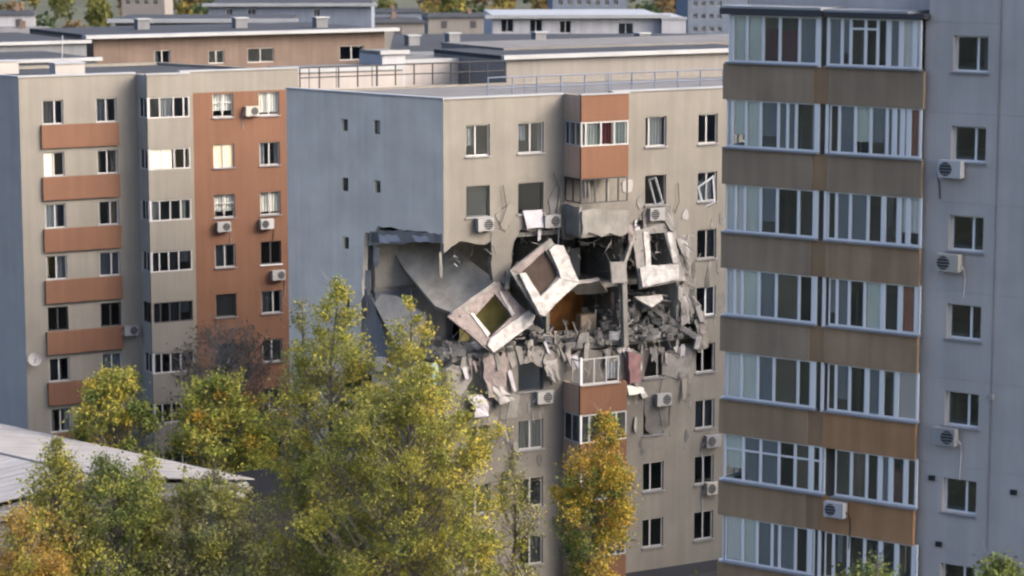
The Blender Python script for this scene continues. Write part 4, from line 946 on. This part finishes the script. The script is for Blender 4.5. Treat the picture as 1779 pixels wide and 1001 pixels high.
gab = MB().slab([RP(0,-.05,-.3), RP(14,-.05,-.3), RP(ridge,-.05,.8)], .1); mk('gable', gab, M['greywall'], lowb)
for a in (2.0, 5.5, 9): window(lowb, FLw, a, a+1.4, 5.6, 7.1, mull=(.5,), gl='glassd')
sh = thing('shade_block', 'black box added for the deep shade at the right end of the low metal-roofed building', 'shade block', FLw.P(-1.5, 0, 1))  # added black box stands in for the shade beside the low building
mk('wall', MB().fbox(FLw, -3.1, 1.1, 0, ZL-.7, -4, .5), M['black'], sh); mk('fascia', MB().fbox(FLw, .1, 1.2, ZL-.698, ZL-.5, -.3, .6), M['edge'], sh)
mk('roof', MB().fbox(FLw, -3.2, .09, ZL-.698, ZL-.6, -4, .58), M['black'], sh)

# ================================================================== roofs and blocks behind
def far_block(name, label, px0, px1, ytop, Y, dep, zwall=0, wallm='greywall', roofm='roofb', edgem='edge', deg=60, wins=(), over=.3, edgeh=.28, flip=False):
    p = at(px0, ytop, Y); z = p.z; d = dirn(deg); fr = Frame((p.x, p.y), d, facing(d))
    u1 = fr.uv(px1, ytop, 0)[0]
    t = thing(name, label, 'apartment block', (p.x, p.y, 0))
    hl = []
    for (xa, xb, ya, yb, *r) in wins:
        ua, zz1 = fr.uv(xa, ya); ub, zz0 = fr.uv(xb, yb); hl.append((min(ua,ub), max(ua,ub), min(zz0,zz1), max(zz0,zz1)))
    mk('wall', MB().holed(fr, [(0,0),(u1,0),(u1,z-edgeh),(0,z-edgeh)], [hole(*h) for h in hl], -.3, 0), M[wallm], t)
    mk('rear_wall', MB().fbox(fr, 0, u1, 0, z-edgeh, -dep, -dep+.3), M[wallm], t)
    mk('end_wall', MB().fbox(fr, .0, .3, 0, z-edgeh, -dep+.301, -.301), M[wallm], t); mk('end_wall', MB().fbox(fr, u1-.3, u1, 0, z-edgeh, -dep+.301, -.301), M[wallm], t)
    mk('roof', MB().fbox(fr, 0, u1, z-edgeh+.001, z-.06, -dep, .001), M[roofm], t)
    mk('roof_edge', MB().fbox(fr, -over, u1+over, z-edgeh+.05, z, .002, over), M[edgem], t)
    mk('inner_wall', MB().fbox(fr, .3, u1-.3, 0, z-edgeh-.1, -3.2, -3), M['inside'], t)
    for h in hl: window(t, fr, *h, mull=(.5,), gl='glassd', sill=False, cur=[(0, .3, 'cur_w')] if rk.random() < .5 else None)
    return t, fr, u1, z
far_block('apartment_block', 'brown block with pale roof edge behind the left block', 162, 668, 61, 190, 14, wallm='brownwall', wins=((268,296,88,112), (362,390,88,110), (430,476,84,108), (590,632,80,104)), over=.9, edgeh=.3)
far_block('apartment_block', 'low grey roof block at the far left edge', -140, 150, 77, 178, 15, wallm='greywall', roofm='roofb')
far_block('apartment_block', 'dark roof block below the far left trees', -160, 168, 109, 160, 10, wallm='greywall', roofm='roof')
far_block('apartment_block', 'grey block with pale sloping roof edge behind the brown block', 205, 520, 30, 235, 14, wallm='greywall', roofm='roofb', deg=-58, over=.7, edgeh=.5) if False else None
far_block('apartment_block', 'blue-grey block with long pale roof edge behind the brown block', 200, 505, 33, 240, 12, wallm='greywall', deg=88, over=.7, edgeh=.4)
far_block('apartment_block', 'bluish block with pale roof edge at the top left', 362, 645, 6, 300, 20, wallm='bluewall', deg=88, over=.7, edgeh=.4, wins=((392,404,16,30), (430,444,16,30), (545,556,16,38)))
far_block('apartment_block', 'pale cream wing with flat roof seen through the dark railing', 516, 700, 120, 147, 4, wallm='palewall', roofm='roofl', over=.12)
far_block('apartment_block', 'taller pale wing right of the white rooftop hut, behind the dark railing', 690, 866, 104, 153, 5, wallm='palewall', roofm='roofl', over=.12)
far_block('apartment_block', 'tan block with pale roof edge above the blue-grey railing', 880, 1330, 96, 150, 9, wallm='tan', roofm='roofb', over=.35, edgeh=.3)
pt = thing('penthouse', 'long dark rooftop storey with pale flat roof behind the tan block wall', 'penthouse', at(905, 84, 158)); pf = Frame(at(900, 84, 158)[:2], D60, N60); pz = at(900, 84, 158).z
mk('wall', MB().fbox(pf, 0, 22, pz-1.6, pz-.3, -6, 0), M['bluewall'], pt); mk('roof', MB().fbox(pf, -1.6, 22.5, pz-.298, pz+.1, -7, 1.0), M['roofl'], pt)
far_block('apartment_block', 'wide grey-blue flat roof block in the middle distance', 676, 1300, 90, 197, 30, wallm='greywall', roofm='roofb', over=.15, deg=88)
far_block('apartment_block', 'white flat-roofed block with four dark windows at the top', 856, 1150, 26, 262, 16, wallm='whitewall', roofm='edge', deg=86, over=.8, edgeh=.4, wins=((870,892,33,56), (920,942,34,57), (972,992,36,58), (1074,1100,40,60)))
far_block('apartment_block', 'pale blue annex with slanting end beside the white block', 1150, 1192, 30, 262, 12, wallm='whitewall', roofm='edge', deg=86, over=.1)
far_block('apartment_block', 'white sunlit rooftop hut left of the dark railing', 664, 704, 88, 151, 3, wallm='whitewall', roofm='roofl', over=.2)
far_block('apartment_block', 'tall blue-grey tower far behind the brown balconies', 1196, 1300, -60, 420, 20, wallm='bluewall', deg=88, wins=[(1204+14*i, 1212+14*i, y, y+9) for i in range(4) for y in (-20, 2, 24, 46)])
far_block('apartment_block', 'hazy pale tower at the top behind the white block', 960, 1090, -40, 520, 20, wallm='bluewall', deg=88, wins=[(970+16*i, 978+16*i, y, y+9) for i in range(7) for y in (-20, 0)])
far_block('apartment_block', 'hazy tan tower at the top left beyond the trees', 210, 285, -50, 600, 20, wallm='tan', deg=88, wins=[(218+16*i, 226+16*i, y, y+8) for i in range(4) for y in (-20, 0)])
def house(label, px, py, Y, wd, wallm, roofm):
    p = at(px, py, Y); z = max(p.z, 5); d = dirn(80); fr = Frame((p.x, p.y), d, facing(d))
    t = thing('house', label, 'house', (p.x, p.y, 0))
    mk('wall', MB().fbox(fr, -wd/2, wd/2, 0, z, -8, 0), M[wallm], t)
    r_ = MB(); a = [fr.P(-wd/2-.4, z+.001, .5), fr.P(wd/2+.4, z+.001, .5), fr.P(wd/2+.4, z+.001, -8.5), fr.P(-wd/2-.4, z+.001, -8.5), fr.P(-wd/2+.8, z+.7, -4), fr.P(wd/2-.8, z+.7, -4)]
    r_.v = [tuple(q) for q in a]; r_.f = [(0,1,5,4), (1,2,5), (2,3,4,5), (3,0,4), (3,2,1,0)]; rf = mk('roof', r_, M[roofm], t)
    mk('chimney', MB().fbox(fr, wd*.15, wd*.15+.7, z+.4, z+1.5, -3.4, -2.7), M['tile'], rf)
    for i in range(2):
        u = -wd*.3 + i*wd*.45; mk('window', MB().fbox(fr, u, u+1.1, z-2, z-.7, .002, .05), M['darkframe'], t)
house('hazy tan house right of the brown block roof', 662, 40, 380, 13, 'tan', 'roof')
house('hazy house with dark blue roof above the tan one', 660, 22, 520, 18, 'bluewall', 'roofb')
house('tan hazy house left of the white block', 800, 30, 470, 12, 'tan', 'roof')
house('small white hazy house at the far left edge', 12, 26, 420, 9, 'whitewall', 'roofb')
house('low hazy building at the left edge with pink wall', 10, 58, 330, 12, 'pink', 'roofl')

for (px, py, Y) in ((720, 78, 206), (790, 74, 210), (940, 72, 212), (1120, 74, 208), (250, 50, 198), (420, 48, 199), (560, 47, 198)):
    z_ = at(px, 90, 197).z if px > 600 else at(162, 61, 190).z; r_ = ray(px, py); p = CAM + r_*((z_-HC)/r_.z); vf = Frame((p.x, p.y), D60, N60)
    vt = thing('roof_vent', 'small grey vent stack on the wide grey-blue roof' if px > 600 else 'small grey vent stack on the brown block roof', 'roof vent', p, 'vent stacks on the wide roof' if px > 600 else 'vent stacks on the brown block')
    mk('stack', MB().fbox(vf, -.5, .5, z_-.2, z_+.7, -.8, 0), M['greywall'], vt); mk('cap', MB().fbox(vf, -.6, .6, z_+.701, z_+.8, -.9, .1), M['edge'], vt)
# unseen block added on the right to shade the foot of the damaged block
nb_d = Vector((-.30, .954)); nb = Frame((41.0, 101.0), nb_d, Vector((-.954, -.30))); nbt = thing('apartment_block', 'unseen cream apartment block added out to the right to shade the damaged block', 'apartment block', nb.P(0, 0))
nh = [(a, a+1.5, 29.2-2.85*k, 30.6-2.85*k) for k in range(10) for a in (2, 6, 10, 14, 18, 22)]
mk('wall', MB().holed(nb, [(0,0),(26,0),(26,32),(0,32)], [hole(*h) for h in nh], -.3, 0), M['cream'], nbt)
mk('rear_wall', MB().fbox(nb, 0, 26, 0, 32, -12, -11.7), M['cream'], nbt); mk('end_wall', MB().fbox(nb, 0, .3, 0, 32, -11.69, -.31), M['greyblue'], nbt); mk('end_wall', MB().fbox(nb, 25.7, 26, 0, 32, -11.69, -.31), M['greyblue'], nbt)
mk('roof', MB().fbox(nb, -.2, 26.2, 32.001, 32.3, -12.2, .2), M['roof'], nbt)
for h in nh: window(nbt, nb, *h, gl='glassd', sill=False)

# ================================================================== trees
def leaf_obj(name, pos, size, cols, parent, seed, kind=None):
    r = np.random.default_rng(seed); n = len(pos); pos = np.asarray(pos)
    a = r.normal(size=(n,3)); a /= np.linalg.norm(a, axis=1)[:,None]; b = r.normal(size=(n,3)); b -= a*(a*b).sum(1)[:,None]; b /= np.linalg.norm(b, axis=1)[:,None]
    s = size*r.uniform(.6, 1.35, n)[:,None]; k = r.uniform(.5, .8, n)[:,None]
    V = np.empty((n,4,3)); V[:,0] = pos - a*s; V[:,1] = pos + b*s*k - np.cross(a,b)*s*.15; V[:,2] = pos + a*s; V[:,3] = pos - b*s*k - np.cross(a,b)*s*.15
    if parent is not None:
        L = rootloc(parent); V -= np.array((L.x, L.y, L.z))
    me = bpy.data.meshes.new(name); me.vertices.add(n*4); me.vertices.foreach_set('co', V.ravel())
    me.loops.add(n*4); me.loops.foreach_set('vertex_index', np.arange(n*4, dtype=np.int32))
    me.polygons.add(n); me.polygons.foreach_set('loop_start', np.arange(0, n*4, 4, dtype=np.int32)); me.update(calc_edges=True)
    ca = me.color_attributes.new('Col', 'FLOAT_COLOR', 'POINT'); C4 = np.ones((n,4,4)); C4[:,:,:3] = np.asarray(cols)[:,None,:]; ca.data.foreach_set('color', C4.ravel())
    me.materials.append(M['leaf']); o = bpy.data.objects.new(name, me); COL.objects.link(o)
    if parent is not None: o.parent = parent
    if kind: o['kind'] = kind
    return o
PAL = dict(brown=[(.13,.10,.06), (.16,.12,.07), (.11,.09,.06)], olive=[(.24,.23,.04), (.30,.27,.05), (.18,.19,.04), (.34,.29,.06), (.22,.20,.06)], yellow=[(.40,.33,.06), (.36,.31,.06), (.43,.31,.05), (.28,.27,.06), (.22,.23,.05)],
           gold=[(.46,.32,.04), (.42,.25,.04), (.38,.28,.05), (.24,.23,.04), (.13,.17,.04)], green=[(.10,.13,.03), (.14,.16,.035), (.19,.20,.045), (.12,.14,.04)],
           lime=[(.32,.31,.06), (.26,.27,.05), (.36,.32,.07), (.20,.21,.05)], orange=[(.42,.25,.05), (.38,.22,.05), (.40,.29,.07), (.28,.18,.05)], dull=[(.20,.20,.07), (.25,.24,.09), (.15,.16,.06), (.28,.26,.08), (.21,.18,.10)])
def tree(label, px, ytop, ybot, Y, prof, n_cl, per, pal, seed, leaf=.064, pal2=None, split=None, lean=0, sig=.27, name='broadleaf_tree', asym=None, bare=0.0):
    """prof: list of (photo y, half-width px) describing the crown; asym: shift of the crown axis in px at each y"""
    r = random.Random(seed); g = np.random.default_rng(seed)
    ppm = FPX/Y; base = at(px, 700, Y); x0, y0 = base.x, base.y; top = at(px, ytop, Y).z
    t = thing(name, label, 'tree', (x0, y0, 0))
    zs = [at(px, y, Y).z for y, *_ in prof]; rs = [p[1]/ppm for p in prof]; sh = [(p[2] if len(p) > 2 else 0)/ppm for p in prof]
    def rad(z): return float(np.interp(z, zs[::-1], rs[::-1]))
    def shf(z): return float(np.interp(z, zs[::-1], sh[::-1]))
    zlo, zhi = zs[-1], zs[0]
    trunk = [Vector((x0, y0, 0))]; nseg = 7
    for i in range(1, nseg+1):
        z = zhi*.95*i/nseg; trunk.append(Vector((x0 + shf(z)*.8 + r.uniform(-.1,.1), y0 + r.uniform(-.1,.1), z)))
    R0 = .10 + top*.009; mk('trunk', MB().tube(trunk, [R0*(1-.93*i/nseg)+.012 for i in range(nseg+1)], 7), M['bark'], t)
    def taxis(z):
        f = z/(zhi*.95)*nseg; i = min(int(f), nseg-1); return trunk[i].lerp(trunk[i+1], min(f-i, 1))
    lim = MB(); P = []; Cc = []; phases = [r.uniform(0, 6.28) for _ in range(6)]
    k = 0; tries = 0
    while k < n_cl and tries < n_cl*20:
        tries += 1; z = r.uniform(zlo, zhi); R_ = rad(z)
        if r.random() > (R_/max(rs))*.8+.2: continue
        an = r.uniform(0, math.tau); lob = 1 + .20*math.sin(3*an+z*1.3+phases[0]) + .16*math.sin(5*an-z*2.1+phases[1])
        rr_ = R_*lob*(r.random()**.42)*.96; c = Vector((x0+shf(z)+math.cos(an)*rr_, y0+math.sin(an)*rr_*.9, z))
        za = max(zlo*.6, z - rr_*r.uniform(.7, 1.5) - .3); a = taxis(min(za, zhi*.94)); m1 = a.lerp(c, .55) + Vector((r.uniform(-.15,.15), r.uniform(-.15,.15), -.12*rr_))
        if r.random() < .75: lim.tube([a, m1, c], [.035+.012*rr_, .024, .008], 4)
        for _ in range(2):
            e = c + Vector((r.gauss(0,.35), r.gauss(0,.35), abs(r.gauss(.15,.35)))); lim.tube([m1.lerp(c, .6), e], [.012, .004], 3)
        k += 1
        if r.random() < bare: continue
        sg = sig*r.uniform(.6, 1.25)*min(1, .45+R_/1.6); nn = int(2.1*per*r.uniform(.5, 1.5)*min(1, .4+R_/1.5))
        q = g.normal(size=(nn,3))*np.array((sg, sg, sg*.85)) + np.array(c); P.append(q)
        pl = PAL[pal]
        if pal2 and (split(z, c.x-x0-shf(z), r) if split else r.random() < .35): pl = PAL[pal2]
        bc = np.array(r.choice(pl))*np.array((1.42, 1.50, 1.4)) + np.array((0, 0, .022)); cc = bc[None,:]*g.uniform(.7, 1.3, (nn,1)); mixp = g.random(nn) < .3; oth = np.array((1.46, 1.52, 1.4))*np.array(pl)[g.integers(0, len(pl), nn)] + np.array((0, 0, .022)); cc[mixp] = oth[mixp]; Cc.append(cc)
    mk('limbs', lim, M['twig'], t)
    leaf_obj('crown', np.concatenate(P), leaf, np.clip(np.concatenate(Cc), .01, .7), t, seed)
    return t
tree('tall slender olive tree rising before the grey end wall', 588, 488, 1100, 107, [(486,3),(510,16),(545,34,-4),(580,62,-14),(620,88,-20),(680,100,-18),(760,100,-12),(860,95),(1000,90),(1150,60)], 330, 62, 'olive', 1, pal2='yellow', bare=.12)
tree('side leader with bare grey twigs left of the tall slender olive tree', 528, 512, 1100, 108.5, [(512,4),(540,16),(580,32),(640,40),(720,42),(820,38),(1000,36)], 110, 42, 'dull', 2, pal2='yellow', bare=.35)
tree('narrow yellowish tree tip in front of the blown-out corner', 712, 522, 1100, 105.5, [(520,3),(545,16),(580,34),(620,44),(660,50),(740,60),(900,60),(1100,50)], 190, 55, 'yellow', 3, pal2='olive', bare=.05)
tree('wide green-yellow tree in the centre foreground', 700, 640, 1200, 102, [(640,18,60),(665,60,40),(700,110,20),(760,138,10),(830,156,5),(900,164),(1001,170),(1150,160)], 560, 62, 'olive', 4, pal2='yellow', split=lambda z, dx, r: r.random() < (.42 if dx > .5 else .16), bare=.08)
tree('sparse leafy tree between the wide central tree and the golden tree', 893, 790, 1200, 109, [(790,6),(830,30),(880,44),(940,44),(1040,40)], 80, 34, 'olive', 5, pal2='dull', bare=.3)
tree('golden yellow tree in front of the orange bay', 1030, 708, 1200, 112, [(706,3,22),(735,15,20),(775,38,12),(820,58,4),(860,66,0),(910,60),(960,58),(1030,56),(1150,45)], 240, 62, 'gold', 6, pal2='green', split=lambda z, dx, r: dx < -.1 and z < 8.3 and r.random() < .75, bare=.03)
tree('orange-tinged tree with green right side before the left block', 200, 636, 1000, 123, [(640,22,10),(665,50,8),(700,66,2),(750,70),(800,66),(880,60)], 170, 52, 'yellow', 7, pal2='green', split=lambda z, dx, r: dx > .75 or r.random() < .12, leaf=.085, bare=.06)
tree('bushy lime-yellow tree before the left block', 388, 646, 1000, 124, [(646,18,-5),(665,42,-8),(700,78,-5),(740,98),(800,104),(880,100),(960,90)], 280, 58, 'lime', 8, pal2='gold', leaf=.085, bare=.04)
tree('slim olive tree spire in front of the metal roof', 100, 765, 1200, 101, [(765,5),(790,20),(830,42),(880,66),(950,84),(1080,80)], 210, 48, 'olive', 9, pal2='dull', bare=.08)
tree('dark green leafy tree in front of the metal roof', 195, 800, 1200, 101.5, [(792,8,-25),(815,40,-10),(855,72),(910,92),(1000,98),(1100,85)], 240, 50, 'green', 10, pal2='lime', bare=.06)
tree('slim lime tree spire just left of the roof eave', 252, 795, 1200, 103, [(790,6),(820,28),(865,46),(940,56),(1080,56)], 130, 46, 'lime', 17, pal2='olive', bare=.08)
tree('pale olive tree spire reaching over the eave of the metal roof', 322, 815, 1200, 103.5, [(815,5),(840,20),(880,34),(940,44),(1080,46)], 80, 44, 'olive', 18, pal2='dull', bare=.12)
tree('dull olive tree in the lower left before the black shade box', 372, 826, 1200, 102, [(826,16,0),(856,50,0),(910,92),(1001,104),(1100,90)], 260, 54, 'dull', 11, pal2='olive', bare=.08)
tree('small dull tree at the bottom below the black shade box', 470, 915, 1200, 102, [(915,8),(945,34),(1001,60),(1100,60)], 90, 46, 'olive', 12, pal2='dull', bare=.1)
tree('orange autumn tree in the bottom left corner', 45, 886, 1200, 99, [(884,14),(905,46),(945,72),(1001,84),(1100,80)], 160, 62, 'orange', 13, pal2='yellow', bare=.02)
tree('green tree tip at the bottom before the brown balconies', 1520, 958, 1200, 74, [(968,5,14),(984,22,5),(1001,50),(1080,70)], 60, 40, 'green', 14, pal2='olive', leaf=.066, bare=.25, sig=.26)
tree('green tree tip in the bottom right corner', 1745, 950, 1200, 72, [(962,6,-8),(980,22),(1001,42),(1080,56)], 60, 44, 'green', 15, pal2='green', leaf=.066, bare=.2, sig=.26)
tree('brownish half-bare twiggy tree in the shade at the right of the left block', 395, 560, 900, 131, [(560,30),(585,80),(620,105),(680,100),(760,80)], 380, 11, 'brown', 16, bare=.5, leaf=.08)
# far trees read as one mass
g = np.random.default_rng(77); FP = []; FC = []
for i in range(330):
    Y = g.uniform(290, 1100); X = g.uniform(-.26, .26)*Y
    if Y < 360 and abs(X) < 40: continue
    h = g.uniform(8, 15); rad_ = g.uniform(2.5, 5); n = 260
    q = g.normal(size=(n,3)); q /= np.linalg.norm(q, axis=1)[:,None]; q *= (g.random(n)**.4)[:,None]
    FP.append(q*np.array((rad_, rad_, h*.42)) + np.array((X, Y, h*.55))); base = np.array([(.09,.12,.05), (.14,.15,.05), (.24,.20,.06), (.07,.10,.05), (.20,.14,.07)][g.integers(0,5)])
    FC.append(base[None,:]*g.uniform(.6,1.4,(n,1)))
fo = leaf_obj('distant_trees', np.concatenate(FP), .75, np.concatenate(FC), None, 5, 'stuff'); tag(fo, 'hazy trees far beyond the rooftops', 'trees')
# low shrubs along the foot of the blocks
SP = []; SC = []
for i in range(60):
    c = F2.P(g.uniform(-26, 18), g.uniform(.4, 1.4), g.uniform(2, 6)); n = 200
    SP.append(g.normal(size=(n,3))*np.array((.9,.9,.6)) + np.array(c)); SC.append(np.array([(.07,.10,.03), (.12,.13,.04), (.22,.17,.04)][g.integers(0,3)])[None,:]*g.uniform(.6,1.4,(n,1)))
so_ = leaf_obj('shrubs', np.concatenate(SP), .13, np.concatenate(SC), None, 6, 'stuff'); tag(so_, 'low shrubs along the foot of the blocks', 'shrubs')

# ------------------------------------------------------------------ air
hz = MB().hexa([(-1550,-350,-1),(1550,-350,-1),(1550,1550,-1),(-1550,1550,-1),(-1550,-350,60),(1550,-350,60),(1550,1550,60),(-1550,1550,60)])
ho = mk('haze', hz, M['white'], kind='stuff'); ho.data.materials.clear()
hm = bpy.data.materials.new('haze_air'); hm.use_nodes = True; hn = hm.node_tree; hn.nodes.clear()
oo = hn.nodes.new('ShaderNodeOutputMaterial'); pv = hn.nodes.new('ShaderNodeVolumePrincipled')
pv.inputs['Color'].default_value = (.80, .885, 1, 1); pv.inputs['Density'].default_value = .0033; pv.inputs['Anisotropy'].default_value = .2
hn.links.new(pv.outputs[0], oo.inputs['Volume']); ho.data.materials.append(hm)
tag(ho, 'thin bluish haze over the whole district', 'haze')
